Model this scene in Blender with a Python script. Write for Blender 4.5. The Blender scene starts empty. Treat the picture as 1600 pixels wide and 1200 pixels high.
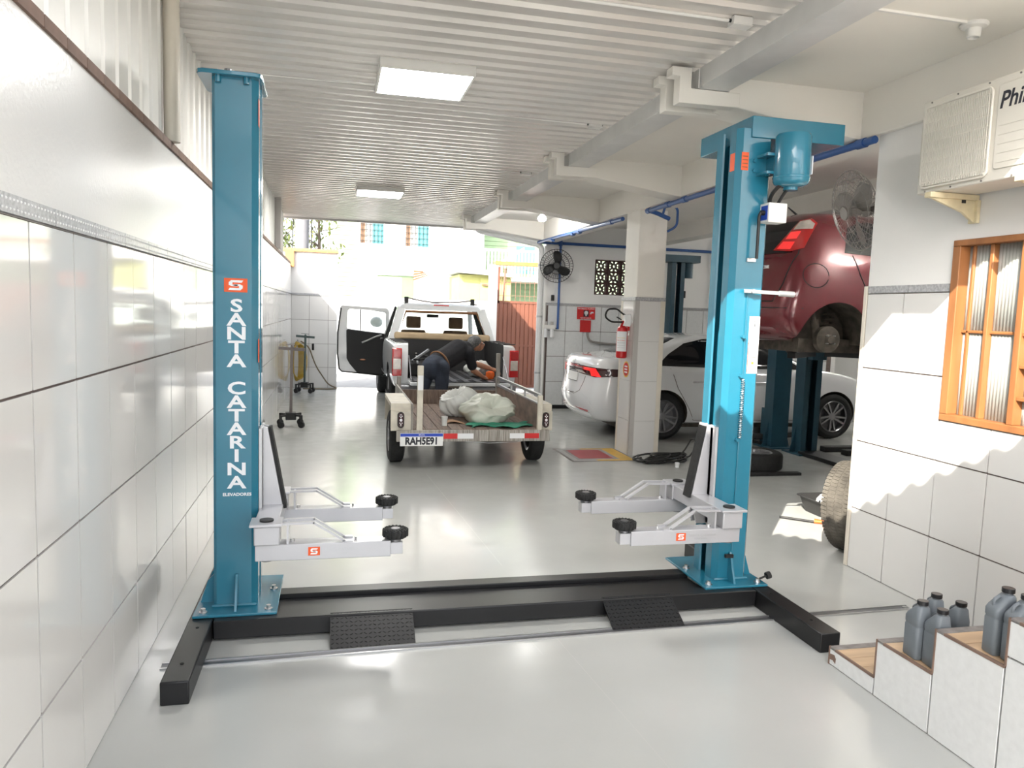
import bpy, bmesh, math, random
import numpy as np
from mathutils import Matrix, Vector, Euler
from mathutils.bvhtree import BVHTree
random.seed(7)
SC = bpy.context.scene
C = SC.collection
PI = math.pi

# ---------------------------------------------------------------- camera
cam_data = bpy.data.cameras.new('camera')
cam_data.sensor_width = 36.0
cam_data.lens = 36.0 * 1180.0 / 1600.0
cam_data.clip_start = 0.05
cam_data.clip_end = 300
cam = bpy.data.objects.new('camera', cam_data)
C.objects.link(cam)
_r = Vector((0.9732345085, -0.2273845311, 0.0333296634)); _u = Vector((-0.0106738460, 0.1001476996, 0.9949153267)); _b = Vector((-0.2295662441, -0.9686416847, 0.0950401297))
_m = Matrix(((_r.x, _u.x, _b.x), (_r.y, _u.y, _b.y), (_r.z, _u.z, _b.z))).to_4x4()
_m.translation = Vector((0, 0, 1.68))
cam.matrix_world = _m
SC.camera = cam

# ---------------------------------------------------------------- world, sun, exposure
SUN_DIR = Vector((0.8, 1.0, -0.895)).normalized()
w = bpy.data.worlds.new('world')
SC.world = w
w.use_nodes = True
wn = w.node_tree
bgn = wn.nodes['Background']
sky = wn.nodes.new('ShaderNodeTexSky')
sky.sky_type = 'NISHITA'
sky.sun_disc = False
sky.sun_elevation = math.radians(35)
sky.sun_rotation = math.atan2(-SUN_DIR.x, -SUN_DIR.y)
sky.air_density = 1.0
sky.dust_density = 2.5
sky.ozone_density = 1.0
hsv = wn.nodes.new('ShaderNodeHueSaturation')
hsv.inputs['Saturation'].default_value = 0.35
wn.links.new(sky.outputs[0], hsv.inputs['Color'])
wn.links.new(hsv.outputs[0], bgn.inputs[0])
bgn.inputs[1].default_value = 0.36
sun_d = bpy.data.lights.new('sun', 'SUN')
sun_d.energy = 6.0
sun_d.angle = math.radians(0.3)
sun_d.color = (1.0, 0.93, 0.82)
sun_o = bpy.data.objects.new('sun', sun_d)
C.objects.link(sun_o)
sun_o.rotation_euler = SUN_DIR.to_track_quat('-Z', 'Y').to_euler()
sun_o.location = (-8, -10, 12)
SC.view_settings.view_transform = 'Standard'
SC.view_settings.look = 'None'
SC.view_settings.gamma = 1.0
SC.view_settings.use_curve_mapping = False
SC.view_settings.exposure = 1.12

# ---------------------------------------------------------------- materials
MATS = {}
def mat(name, col, rough=0.5, metal=0.0, var=0.0, vscale=6.0, bump=0.0, bscale=40.0, emit=None, es=0.0,
        trans=0.0, alpha=1.0, coat=0.0, spec=0.5, col2=None, stretch=None, ior=1.45):
    m = bpy.data.materials.new(name)
    m.use_nodes = True
    nt = m.node_tree
    b = nt.nodes['Principled BSDF']
    b.inputs['Base Color'].default_value = (*col, 1)
    b.inputs['Roughness'].default_value = rough
    b.inputs['Metallic'].default_value = metal
    b.inputs['Specular IOR Level'].default_value = spec
    b.inputs['IOR'].default_value = ior
    b.inputs['Coat Weight'].default_value = coat
    b.inputs['Coat Roughness'].default_value = 0.04
    if trans: b.inputs['Transmission Weight'].default_value = trans
    if alpha < 1: b.inputs['Alpha'].default_value = alpha
    if emit:
        b.inputs['Emission Color'].default_value = (*emit, 1)
        b.inputs['Emission Strength'].default_value = es
    co = None
    if var or bump or col2:
        tc = nt.nodes.new('ShaderNodeTexCoord')
        mp = nt.nodes.new('ShaderNodeMapping')
        if stretch: mp.inputs['Scale'].default_value = stretch
        nt.links.new(tc.outputs['Object'], mp.inputs['Vector'])
        co = mp.outputs['Vector']
    if var or col2:
        nz = nt.nodes.new('ShaderNodeTexNoise')
        nz.inputs['Scale'].default_value = vscale
        nz.inputs['Detail'].default_value = 6
        nt.links.new(co, nz.inputs['Vector'])
        rp = nt.nodes.new('ShaderNodeValToRGB')
        rp.color_ramp.elements[0].position = 0.3
        rp.color_ramp.elements[1].position = 0.7
        c2 = col2 if col2 else tuple(max(0, c * (1 - var)) for c in col)
        c1 = col if col2 else tuple(min(1, c * (1 + var * 0.5)) for c in col)
        rp.color_ramp.elements[0].color = (*c2, 1)
        rp.color_ramp.elements[1].color = (*c1, 1)
        nt.links.new(nz.outputs['Fac'], rp.inputs['Fac'])
        nt.links.new(rp.outputs['Color'], b.inputs['Base Color'])
    if bump:
        n2 = nt.nodes.new('ShaderNodeTexNoise')
        n2.inputs['Scale'].default_value = bscale
        n2.inputs['Detail'].default_value = 4
        nt.links.new(co, n2.inputs['Vector'])
        bp = nt.nodes.new('ShaderNodeBump')
        bp.inputs['Strength'].default_value = bump
        bp.inputs['Distance'].default_value = 0.01
        nt.links.new(n2.outputs['Fac'], bp.inputs['Height'])
        nt.links.new(bp.outputs['Normal'], b.inputs['Normal'])
    MATS[name] = m
    return m

mat('plaster', (0.80, 0.79, 0.77), 0.55, var=0.03, vscale=1.5, bump=0.05, bscale=30)
mat('plaster_gloss', (0.63, 0.62, 0.60), 0.28, var=0.02, vscale=2, bump=0.12, bscale=55)
mat('plaster_cream', (0.85, 0.82, 0.76), 0.6, var=0.04, vscale=1.2, bump=0.04, bscale=30)
mat('tile', (0.67, 0.66, 0.64), 0.07, var=0.015, vscale=3)
mat('tile_old', (0.68, 0.69, 0.69), 0.22, var=0.05, vscale=30, bump=0.03, bscale=80)
mat('grout', (0.13, 0.10, 0.09), 0.8, var=0.2, vscale=20)
mat('grout_light', (0.30, 0.28, 0.27), 0.8)
mat('listel', (0.42, 0.42, 0.43), 0.3, var=0.35, vscale=60)
mat('ledge_brick', (0.20, 0.13, 0.10), 0.7, var=0.25, vscale=8, bump=0.1)
mat('sheet', (0.70, 0.675, 0.64), 0.22, metal=0.25, var=0.06, vscale=2.5)
mat('sheet_left', (0.76, 0.75, 0.71), 0.4, metal=0.1, var=0.05, vscale=2.5)
mat('gutter', (0.70, 0.70, 0.69), 0.35, metal=0.2, var=0.08, vscale=5)
mat('pipe_beige', (0.66, 0.61, 0.52), 0.45, var=0.05)
mat('pipe_white', (0.74, 0.74, 0.73), 0.35)
mat('pipe_blue', (0.035, 0.10, 0.30), 0.35, var=0.1)
mat('post_grey', (0.44, 0.42, 0.40), 0.5)
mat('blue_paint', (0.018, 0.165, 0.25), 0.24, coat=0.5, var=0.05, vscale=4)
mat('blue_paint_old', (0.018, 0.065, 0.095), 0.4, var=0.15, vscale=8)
mat('arm_grey', (0.50, 0.50, 0.52), 0.32, metal=0.35, var=0.04)
mat('black_paint', (0.009, 0.009, 0.010), 0.36, var=0.2, vscale=6)
mat('black_plate', (0.012, 0.012, 0.013), 0.5)
mat('rubber', (0.018, 0.018, 0.018), 0.75, var=0.3, vscale=30, bump=0.2, bscale=60)
mat('rubber_dusty', (0.10, 0.09, 0.075), 0.85, var=0.45, vscale=9, bump=0.25, bscale=50)
mat('steel', (0.55, 0.55, 0.55), 0.28, metal=0.9)
mat('steel_dark', (0.20, 0.20, 0.21), 0.4, metal=0.8)
mat('aluminium', (0.62, 0.62, 0.63), 0.25, metal=1.0)
mat('orange', (0.75, 0.10, 0.02), 0.45)
mat('orange_plastic', (0.8, 0.14, 0.02), 0.4)
mat('white_paint', (0.80, 0.80, 0.80), 0.35)
mat('white_plastic', (0.74, 0.73, 0.70), 0.4)
mat('ac_body', (0.72, 0.69, 0.62), 0.42, var=0.03)
mat('cream_metal', (0.70, 0.62, 0.42), 0.45, var=0.12, vscale=20)
mat('dark_void', (0.012, 0.012, 0.012), 0.8)
mat('letter_white', (0.78, 0.80, 0.82), 0.5)
mat('letter_dark', (0.02, 0.02, 0.03), 0.5)
mat('diffuser', (1, 1, 1), 0.5, emit=(1.0, 0.98, 0.95), es=26.0)
mat('bulb_glow', (1, 1, 1), 0.5, emit=(1.0, 0.99, 0.96), es=150.0)
mat('wood_frame', (0.36, 0.15, 0.055), 0.4, var=0.3, vscale=10, stretch=(1, 1, 0.15))
mat('wood_tread', (0.52, 0.36, 0.22), 0.45, var=0.25, vscale=12, stretch=(0.2, 1, 1))
mat('stone_strip', (0.22, 0.20, 0.19), 0.6, var=0.3, vscale=25)
mat('fluted_glass', (0.78, 0.80, 0.76), 0.12, trans=0.55, spec=0.6)
mat('jug_grey', (0.15, 0.17, 0.19), 0.42, var=0.06, vscale=15)
mat('jug_cap', (0.012, 0.012, 0.014), 0.35)
mat('red_gloss', (0.50, 0.012, 0.015), 0.3)
mat('red_sign', (0.52, 0.02, 0.02), 0.5)
mat('red_floor', (0.33, 0.035, 0.045), 0.4, var=0.1)
mat('yellow_floor', (0.55, 0.33, 0.035), 0.4, var=0.15)
mat('blue_floor', (0.03, 0.13, 0.45), 0.4)
mat('grey_floor_paint', (0.30, 0.30, 0.29), 0.35)
mat('yellow_label', (0.75, 0.45, 0.05), 0.5)
mat('car_white', (0.74, 0.75, 0.76), 0.25, coat=1.0)
mat('pickup_white', (0.66, 0.68, 0.69), 0.3, coat=0.8, var=0.04, vscale=3)
mat('car_red', (0.13, 0.010, 0.016), 0.25, coat=1.0, metal=0.2)
mat('tint_glass', (0.010, 0.011, 0.013), 0.05, spec=0.5)
mat('clear_glass', (0.85, 0.95, 0.90), 0.0, trans=1.0, ior=1.02)
mat('lamp_red', (0.45, 0.01, 0.012), 0.12, coat=1.0)
mat('lamp_red_bright', (0.85, 0.03, 0.03), 0.12, coat=1.0, emit=(1, 0.03, 0.03), es=0.25)
mat('lamp_clear', (0.55, 0.50, 0.45), 0.12, coat=1.0, var=0.2, vscale=20)
mat('lamp_dark', (0.05, 0.008, 0.010), 0.12, coat=1.0)
mat('trim_black', (0.014, 0.014, 0.014), 0.55)
mat('chrome', (0.75, 0.75, 0.76), 0.12, metal=1.0)
mat('alloy', (0.32, 0.32, 0.33), 0.28, metal=0.9)
mat('underbody', (0.09, 0.075, 0.06), 0.8, var=0.5, vscale=12)
mat('interior_beige', (0.42, 0.32, 0.20), 0.75, var=0.1)
mat('interior_dark', (0.02, 0.02, 0.021), 0.7)
mat('seat_tan', (0.20, 0.12, 0.075), 0.8, var=0.2)
mat('plank_deck', (0.20, 0.145, 0.115), 0.7, var=0.4, vscale=10, stretch=(6, 0.6, 1), bump=0.2, bscale=30)
mat('trailer_paint', (0.58, 0.54, 0.45), 0.45, var=0.2, vscale=8)
mat('trailer_worn', (0.42, 0.40, 0.36), 0.6, col2=(0.16, 0.14, 0.12), vscale=6, stretch=(12, 1, 0.6))
mat('galv', (0.50, 0.51, 0.52), 0.35, metal=0.7, var=0.15)
mat('plate_white', (0.76, 0.76, 0.74), 0.4)
mat('plate_blue', (0.02, 0.06, 0.42), 0.4)
mat('plate_old', (0.25, 0.21, 0.17), 0.5, var=0.3)
mat('bag_white', (0.66, 0.67, 0.64), 0.35, trans=0.12)
mat('bag_green_grey', (0.58, 0.60, 0.52), 0.35, trans=0.12)
mat('cloth_green', (0.03, 0.24, 0.15), 0.7, var=0.2)
mat('cardboard', (0.40, 0.25, 0.15), 0.8, var=0.1)
mat('skin', (0.36, 0.17, 0.10), 0.5, var=0.08, vscale=15)
mat('hair', (0.045, 0.045, 0.047), 0.7, col2=(0.14, 0.14, 0.14), vscale=60)
mat('shirt_black', (0.010, 0.010, 0.013), 0.85, bump=0.25, bscale=18)
mat('jeans', (0.028, 0.036, 0.055), 0.85, var=0.4, vscale=9, bump=0.2, bscale=25)
mat('leather_brown', (0.20, 0.09, 0.035), 0.5)
mat('hose_yellow', (0.45, 0.30, 0.05), 0.45, var=0.2)
mat('hose_brown', (0.16, 0.12, 0.07), 0.5)
mat('trolley_paint', (0.17, 0.145, 0.135), 0.45, var=0.2)
mat('trolley_green', (0.06, 0.09, 0.085), 0.45, var=0.2)
mat('gate_brown', (0.22, 0.085, 0.055), 0.5, var=0.15, stretch=(4, 1, 0.3))
mat('mesh_rust', (0.25, 0.13, 0.09), 0.7)
mat('terracotta', (0.48, 0.22, 0.08), 0.6, var=0.15)
mat('house_white', (0.80, 0.80, 0.78), 0.7, var=0.04)
mat('house_green', (0.30, 0.40, 0.24), 0.7, var=0.05)
mat('house_yellow', (0.42, 0.42, 0.16), 0.7, var=0.05)
mat('shutter_teal', (0.09, 0.28, 0.30), 0.5)
mat('curtain', (0.34, 0.34, 0.33), 0.8, var=0.15, stretch=(14, 1, 1))
mat('breeze_brown', (0.07, 0.03, 0.028), 0.7, var=0.2)
mat('concrete_pole', (0.17, 0.17, 0.18), 0.8, var=0.1)
mat('asphalt', (0.30, 0.30, 0.30), 0.85, var=0.15)
mat('leaf', (0.06, 0.10, 0.03), 0.6, col2=(0.16, 0.17, 0.04), vscale=3)
mat('bark', (0.10, 0.08, 0.06), 0.8)
mat('tray_black', (0.025, 0.025, 0.025), 0.5)
mat('paper_white', (0.72, 0.73, 0.74), 0.6)
mat('fan_grey', (0.30, 0.28, 0.26), 0.45, metal=0.4)
mat('fan_black', (0.014, 0.014, 0.014), 0.45)
mat('sun_block', (0.72, 0.70, 0.66), 0.8)

def floor_material():
    m = bpy.data.materials.new('epoxy_floor'); m.use_nodes = True
    nt = m.node_tree; b = nt.nodes['Principled BSDF']
    tc = nt.nodes.new('ShaderNodeTexCoord')
    n1 = nt.nodes.new('ShaderNodeTexNoise'); n1.inputs['Scale'].default_value = 0.8; n1.inputs['Detail'].default_value = 7
    n2 = nt.nodes.new('ShaderNodeTexNoise'); n2.inputs['Scale'].default_value = 6.0; n2.inputs['Detail'].default_value = 8
    for n in (n1, n2): nt.links.new(tc.outputs['Object'], n.inputs['Vector'])
    r = nt.nodes.new('ShaderNodeValToRGB')
    r.color_ramp.elements[0].position = 0.32; r.color_ramp.elements[1].position = 0.7
    r.color_ramp.elements[0].color = (0.42, 0.425, 0.405, 1); r.color_ramp.elements[1].color = (0.485, 0.49, 0.468, 1)
    nt.links.new(n1.outputs['Fac'], r.inputs['Fac'])
    nt.links.new(r.outputs['Color'], b.inputs['Base Color'])
    r2 = nt.nodes.new('ShaderNodeMapRange')
    r2.inputs['From Min'].default_value = 0.3; r2.inputs['From Max'].default_value = 0.75
    r2.inputs['To Min'].default_value = 0.13; r2.inputs['To Max'].default_value = 0.26
    nt.links.new(n2.outputs['Fac'], r2.inputs['Value'])
    nt.links.new(r2.outputs[0], b.inputs['Roughness'])
    bp = nt.nodes.new('ShaderNodeBump'); bp.inputs['Strength'].default_value = 0.06; bp.inputs['Distance'].default_value = 0.02
    nt.links.new(n1.outputs['Fac'], bp.inputs['Height']); nt.links.new(bp.outputs['Normal'], b.inputs['Normal'])
    MATS['epoxy_floor'] = m
floor_material()

# ---------------------------------------------------------------- mesh helpers
def frame_of(d):
    d = Vector(d).normalized()
    a = Vector((0, 0, 1)) if abs(d.z) < 0.9 else Vector((1, 0, 0))
    u = a.cross(d).normalized()
    return u, d.cross(u).normalized(), d

class MB:
    """collects simple shapes; build() links them as ONE mesh object"""
    def __init__(s): s.v = []; s.f = []
    def add(s, vs, fs):
        o = len(s.v)
        s.v += [tuple(p) for p in vs]
        s.f += [tuple(i + o for i in f) for f in fs]
        return s
    def box(s, x0, x1, y0, y1, z0, z1, M=None):
        vs = [(x, y, z) for z in (z0, z1) for y in (y0, y1) for x in (x0, x1)]
        if M is not None: vs = [M @ Vector(p) for p in vs]
        return s.add(vs, [(0, 2, 3, 1), (4, 5, 7, 6), (0, 1, 5, 4), (2, 6, 7, 3), (0, 4, 6, 2), (1, 3, 7, 5)])
    def bar(s, p0, p1, w, h, up=(0, 0, 1)):
        p0 = Vector(p0); p1 = Vector(p1); d = (p1 - p0).normalized(); up = Vector(up)
        r = d.cross(up)
        if r.length < 1e-4: r = d.cross(Vector((1, 0, 0)))
        r.normalize(); u = r.cross(d)
        vs = [p + r * a * w / 2 + u * b * h / 2 for p in (p0, p1) for a, b in ((-1, -1), (1, -1), (1, 1), (-1, 1))]
        return s.add(vs, [(3, 2, 1, 0), (4, 5, 6, 7), (0, 1, 5, 4), (1, 2, 6, 5), (2, 3, 7, 6), (3, 0, 4, 7)])
    def cyl(s, p0, p1, r0, r1=None, n=16, caps=True):
        r1 = r0 if r1 is None else r1
        p0 = Vector(p0); p1 = Vector(p1); u, v, d = frame_of(p1 - p0)
        vs = [p + (u * math.cos(2 * PI * i / n) + v * math.sin(2 * PI * i / n)) * r for p, r in ((p0, r0), (p1, r1)) for i in range(n)]
        fs = [(i, (i + 1) % n, n + (i + 1) % n, n + i) for i in range(n)]
        if caps: fs += [tuple(range(n - 1, -1, -1)), tuple(range(n, 2 * n))]
        return s.add(vs, fs)
    def tube(s, path, r, n=8, closed=False, caps=True):
        P = [Vector(p) for p in path]; K = len(P)
        rr = r if isinstance(r, (list, tuple)) else [r] * K
        vs = []; prev = None
        for i in range(K):
            a = P[i - 1] if (i or closed) else P[0]
            b = P[(i + 1) % K] if (i < K - 1 or closed) else P[-1]
            d = (b - a).normalized()
            if prev is None: u, v, _ = frame_of(d)
            else:
                u = prev - d * prev.dot(d)
                u = u.normalized() if u.length > 1e-5 else frame_of(d)[0]
                v = d.cross(u)
            prev = u
            vs += [P[i] + (u * math.cos(2 * PI * k / n) + v * math.sin(2 * PI * k / n)) * rr[i] for k in range(n)]
        fs = []
        for i in range(K if closed else K - 1):
            j = (i + 1) % K
            fs += [(i * n + k, i * n + (k + 1) % n, j * n + (k + 1) % n, j * n + k) for k in range(n)]
        if caps and not closed: fs += [tuple(range(n - 1, -1, -1)), tuple((K - 1) * n + k for k in range(n))]
        return s.add(vs, fs)
    def lathe(s, prof, n=24, M=None, close=False):
        M = M or Matrix()
        vs = []; K = len(prof)
        for r, z in prof:
            r = max(r, 1e-4)
            vs += [M @ Vector((r * math.cos(2 * PI * k / n), r * math.sin(2 * PI * k / n), z)) for k in range(n)]
        fs = []
        for i in range(K if close else K - 1):
            j = (i + 1) % K
            fs += [(i * n + k, i * n + (k + 1) % n, j * n + (k + 1) % n, j * n + k) for k in range(n)]
        if not close: fs += [tuple(range(n - 1, -1, -1)), tuple((K - 1) * n + k for k in range(n))]
        return s.add(vs, fs)
    def prism(s, poly, axis, lo, hi):
        """poly in the two other axes (in x,y,z order) extruded along axis"""
        def P(a, b, c): return {'x': (c, a, b), 'y': (a, c, b), 'z': (a, b, c)}[axis]
        n = len(poly)
        vs = [P(a, b, lo) for a, b in poly] + [P(a, b, hi) for a, b in poly]
        fs = [(i, (i + 1) % n, n + (i + 1) % n, n + i) for i in range(n)] + [tuple(range(n - 1, -1, -1)), tuple(range(n, 2 * n))]
        return s.add(vs, fs)
    def grid(s, rows, closed_u=False):
        R = len(rows); K = len(rows[0])
        vs = [p for r in rows for p in r]
        fs = [(i * K + k, i * K + (k + 1) % K, (i + 1) * K + (k + 1) % K, (i + 1) * K + k) for i in range(R - 1) for k in range(K if closed_u else K - 1)]
        return s.add(vs, fs)
    def sphere(s, c, r, n=16, m=10, sc=(1, 1, 1)):
        vs = []
        for i in range(m + 1):
            t = PI * i / m
            for k in range(n):
                p = 2 * PI * k / n
                vs.append((c[0] + r * sc[0] * math.sin(t) * math.cos(p), c[1] + r * sc[1] * math.sin(t) * math.sin(p), c[2] + r * sc[2] * math.cos(t)))
        fs = [(i * n + k, i * n + (k + 1) % n, (i + 1) * n + (k + 1) % n, (i + 1) * n + k) for i in range(m) for k in range(n)]
        return s.add(vs, fs)
    def xf(s, M):
        s.v = [tuple(M @ Vector(p)) for p in s.v]; return s
    def mesh(s, name, material, smooth=35, fix=True):
        me = bpy.data.meshes.new(name)
        me.from_pydata(s.v, [], s.f)
        if fix:
            bm = bmesh.new(); bm.from_mesh(me)
            bmesh.ops.remove_doubles(bm, verts=bm.verts, dist=1e-5)
            bmesh.ops.recalc_face_normals(bm, faces=bm.faces)
            bm.to_mesh(me); bm.free()
        me.materials.append(MATS[material] if isinstance(material, str) else material)
        if smooth:
            me.polygons.foreach_set('use_smooth', [True] * len(me.polygons))
            me.set_sharp_from_angle(angle=math.radians(smooth))
        me.update()
        return me
    def build(s, name, material, parent=None, bevel=0, smooth=35, fix=True, seg=2, subsurf=0):
        o = bpy.data.objects.new(name, s.mesh(name, material, smooth, fix))
        C.objects.link(o)
        if bevel:
            b = o.modifiers.new('bevel', 'BEVEL'); b.width = bevel; b.segments = seg; b.limit_method = 'ANGLE'; b.angle_limit = math.radians(40)
        if subsurf:
            b = o.modifiers.new('sub', 'SUBSURF'); b.levels = subsurf; b.render_levels = subsurf
        if parent is not None: adopt(o, parent)
        return o

def adopt(o, parent):
    """o was built in world space: keep it there"""
    o.parent = parent
    o.matrix_parent_inverse = world_of(parent).inverted()
    return o
def world_of(o):
    m = Matrix.LocRotScale(o.location, o.rotation_euler.to_quaternion(), o.scale)
    if o.parent is not None: m = world_of(o.parent) @ o.matrix_parent_inverse @ m
    return m
def tag(o, label, cat, group=None):
    o['label'] = label; o['category'] = cat
    if group: o['group'] = group
    return o
def thing(name, label, cat, loc=(0, 0, 0), group=None, rz=0.0):
    o = bpy.data.objects.new(name, None); C.objects.link(o)
    o.empty_display_size = 0.1
    o.location = loc; o.rotation_euler = (0, 0, rz)
    return tag(o, label, cat, group)
def structure(o):
    o['kind'] = 'structure'; return o
def sroot(name, loc=(0, 0, 0)):
    o = bpy.data.objects.new(name, None); C.objects.link(o); o.location = loc
    o['kind'] = 'structure'; return o
def copy_tree(o, parent=None):
    c = o.copy(); C.objects.link(c)
    if parent is not None: c.parent = parent
    for ch in list(o.children): copy_tree(ch, c)
    return c
def place(root, loc, rz=0.0, label=None):
    root.location = loc; root.rotation_euler = (0, 0, rz)
    if label: root['label'] = label
    return root
def instance(src, parent, loc, name=None):
    """copy of a one-mesh piece (built about the origin) under parent at world loc"""
    o = src.copy(); C.objects.link(o); o.location = loc; o.parent = parent
    o.matrix_parent_inverse = world_of(parent).inverted()
    return o
def text(name, body, size, M, material, parent, ext=0.0008, bold=0.0, align='CENTER', font_shear=0.0, xs=1.0):
    cu = bpy.data.curves.new(name, 'FONT')
    cu.body = body; cu.size = size; cu.extrude = ext; cu.offset = bold; cu.align_x = align; cu.align_y = 'CENTER'; cu.shear = font_shear
    cu.resolution_u = 3
    t = bpy.data.objects.new(name, cu); C.objects.link(t)
    dg = bpy.context.evaluated_depsgraph_get(); dg.update()
    me = bpy.data.meshes.new_from_object(t.evaluated_get(dg))
    bpy.data.objects.remove(t); bpy.data.curves.remove(cu)
    me.materials.clear(); me.materials.append(MATS[material])
    me.transform(M @ Matrix.Diagonal((xs, 1, 1, 1)))
    o = bpy.data.objects.new(name, me); C.objects.link(o)
    adopt(o, parent)
    return o
def facing(origin, xdir, ydir):
    """text frame: x along xdir, y along ydir"""
    x = Vector(xdir).normalized(); y = Vector(ydir).normalized(); z = x.cross(y)
    m = Matrix(((x.x, y.x, z.x), (x.y, y.y, z.y), (x.z, y.z, z.z))).to_4x4(); m.translation = Vector(origin)
    return m
def rrect(x0, x1, y0, y1, r, n=4):
    out = []
    for cx, cy, a0 in ((x1 - r, y1 - r, 0), (x0 + r, y1 - r, 90), (x0 + r, y0 + r, 180), (x1 - r, y0 + r, 270)):
        for i in range(n + 1):
            a = math.radians(a0 + 90 * i / n)
            out.append((cx + r * math.cos(a), cy + r * math.sin(a)))
    return out
# ================================================================ SETTING
XL, XR = -0.86, 3.50
ROOF_Z = 3.28
# ---- floor and ground
floor = structure(MB().box(-1.1, 9.8, -7, 15.95, -0.12, 0).build('floor', 'epoxy_floor'))
seams = MB()
for p, q in (((1.10, 4.75), (0.93, 7.6)), ((1.13, 3.75), (1.26, 2.2)), ((1.02, 3.45), (0.98, 3.75)), ((2.0, 7.5), (3.4, 6.9))):
    d = (Vector(q) - Vector(p)).normalized(); n_ = Vector((-d.y, d.x)) * 0.0007
    seams.add([(p[0] - n_.x, p[1] - n_.y, 0.0004), (p[0] + n_.x, p[1] + n_.y, 0.0004), (q[0] + n_.x, q[1] + n_.y, 0.0004), (q[0] - n_.x, q[1] - n_.y, 0.0004)], [(0, 1, 2, 3)])
seams.build('hairline_joint', 'post_grey', floor, fix=False)
ground = structure(MB().box(-60, 80, -60, 90, -0.3, -0.13).build('ground', 'asphalt'))
yard = structure(MB().box(-3, 9.8, 15.95, 19.5, -0.13, -0.02).build('floor_pavement', 'asphalt'))

# ---- tiles: separate pieces laid on a wall
TILE_SRC = {}
def tile_src(w, h, axis, material, th=0.010):
    key = (round(w, 3), round(h, 3), axis, material)
    if key not in TILE_SRC:
        b = 0.0025
        mb = MB()
        if axis == 'x+': mb.prism(rrect(0, w, 0, h, b, 1), 'x', 0, th)
        elif axis == 'x-': mb.prism(rrect(0, w, 0, h, b, 1), 'x', -th, 0)
        elif axis == 'y-': mb.prism(rrect(0, w, 0, h, b, 1), 'y', -th, 0)
        TILE_SRC[key] = mb.mesh('tile', material, smooth=0)
    return TILE_SRC[key]
def lay_tiles(parent, axis, at, us, vs, material='tile', gap=0.0085, name='tile', clip=None):
    for i in range(len(us) - 1):
        for j in range(len(vs) - 1):
            u0, u1, v0, v1 = us[i] + gap / 2, us[i + 1] - gap / 2, vs[j] + gap / 2, vs[j + 1] - gap / 2
            if u1 - u0 < 0.02 or v1 - v0 < 0.02: continue
            o = bpy.data.objects.new(name, tile_src(u1 - u0, v1 - v0, axis, material)); C.objects.link(o)
            o.parent = parent
            d = random.uniform(-0.0008, 0.0008)
            o.location = (at + d, u0, v0) if axis[0] == 'x' else (u0, at + d, v0)
def steps_(a, b, st):
    out = [a]
    while out[-1] + st < b - 0.04: out.append(out[-1] + st)
    return out + [b]
ROWS = [0.0, 0.420, 0.912, 1.403, 1.893]

# ---- left wall
wl = sroot('wall_left')
MB().box(XL - 0.22, XL, -1.5, 16.1, -0.1, 2.475).build('wall_core', 'plaster_gloss', wl)
MB().box(XL, XL + 0.004, -1.0, 15.9, 0.0, 1.893).build('grout', 'grout', wl)
US = [2.433 - 0.3805 * 9 + 0.3805 * k for k in range(46)]
US = [u for u in US if -1.05 < u < 15.85] + [15.9]
lay_tiles(wl, 'x+', XL + 0.002, US, ROWS)
src = MB().prism(rrect(0, 0.40, 0, 0.052, 0.004, 1), 'x', 0, 0.016).build('listel', 'listel', wl, smooth=0)
dots = MB()
for k in range(16):
    for z in (0.012, 0.038): dots.sphere((0.016, 0.0125 + 0.025 * k, z), 0.004, 6, 4)
dsrc = dots.mesh('listel_bead', 'pipe_white')
ys = [-1.0 + 0.404 * k for k in range(42)]
for k, y in enumerate(ys):
    o = src if k == 0 else src.copy()
    if k: C.objects.link(o)
    o.location = (XL + 0.001, y, 1.897)
    if 1.5 < y < 6:
        d = bpy.data.objects.new('listel_bead', dsrc); C.objects.link(d); d.parent = o
src = MB().prism(rrect(0, 0.195, 0, 0.040, 0.003, 1), 'x', -0.20, 0.012).build('ledge_brick', 'ledge_brick', wl, smooth=0)
for k in range(84):
    y = -1.0 + 0.2 * k
    if y > 15.6: break
    o = src if k == 0 else src.copy()
    if k: C.objects.link(o)
    o.location = (XL, y, 2.475)
# corrugated cladding above the wall, sheet by sheet
def corr_profile(n, pitch, flat, rise, amp):
    pts = []
    for k in range(n):
        a = k * pitch
        pts += [(a, 0), (a + flat, 0), (a + flat + rise, amp), (a + pitch - rise, amp)]
    pts.append((n * pitch, 0))
    return pts
prof = corr_profile(5, 0.2, 0.155, 0.010, 0.011)
rows = [[(XL - 0.040 + a, y, z) for y, a in prof] for z in (2.49, 3.42)]
src = MB().grid(rows).build('cladding_sheet', 'sheet_left', wl, smooth=20, fix=False)
for k in range(15):
    o = src if k == 0 else src.copy()
    if k: C.objects.link(o)
    o.location = (-0.0015 * (k % 2), -1.0 + 1.0 * k, 0)
trim_n = [0]
for y in (13.9, ):
    pass
# tall unseen wall behind the left wall, added to block the sun
structure(MB().box(-4.5, XL - 0.25, -3.2, 8.2, -0.1, 4.7).build('wall_sun_block', 'sun_block'))

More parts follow.
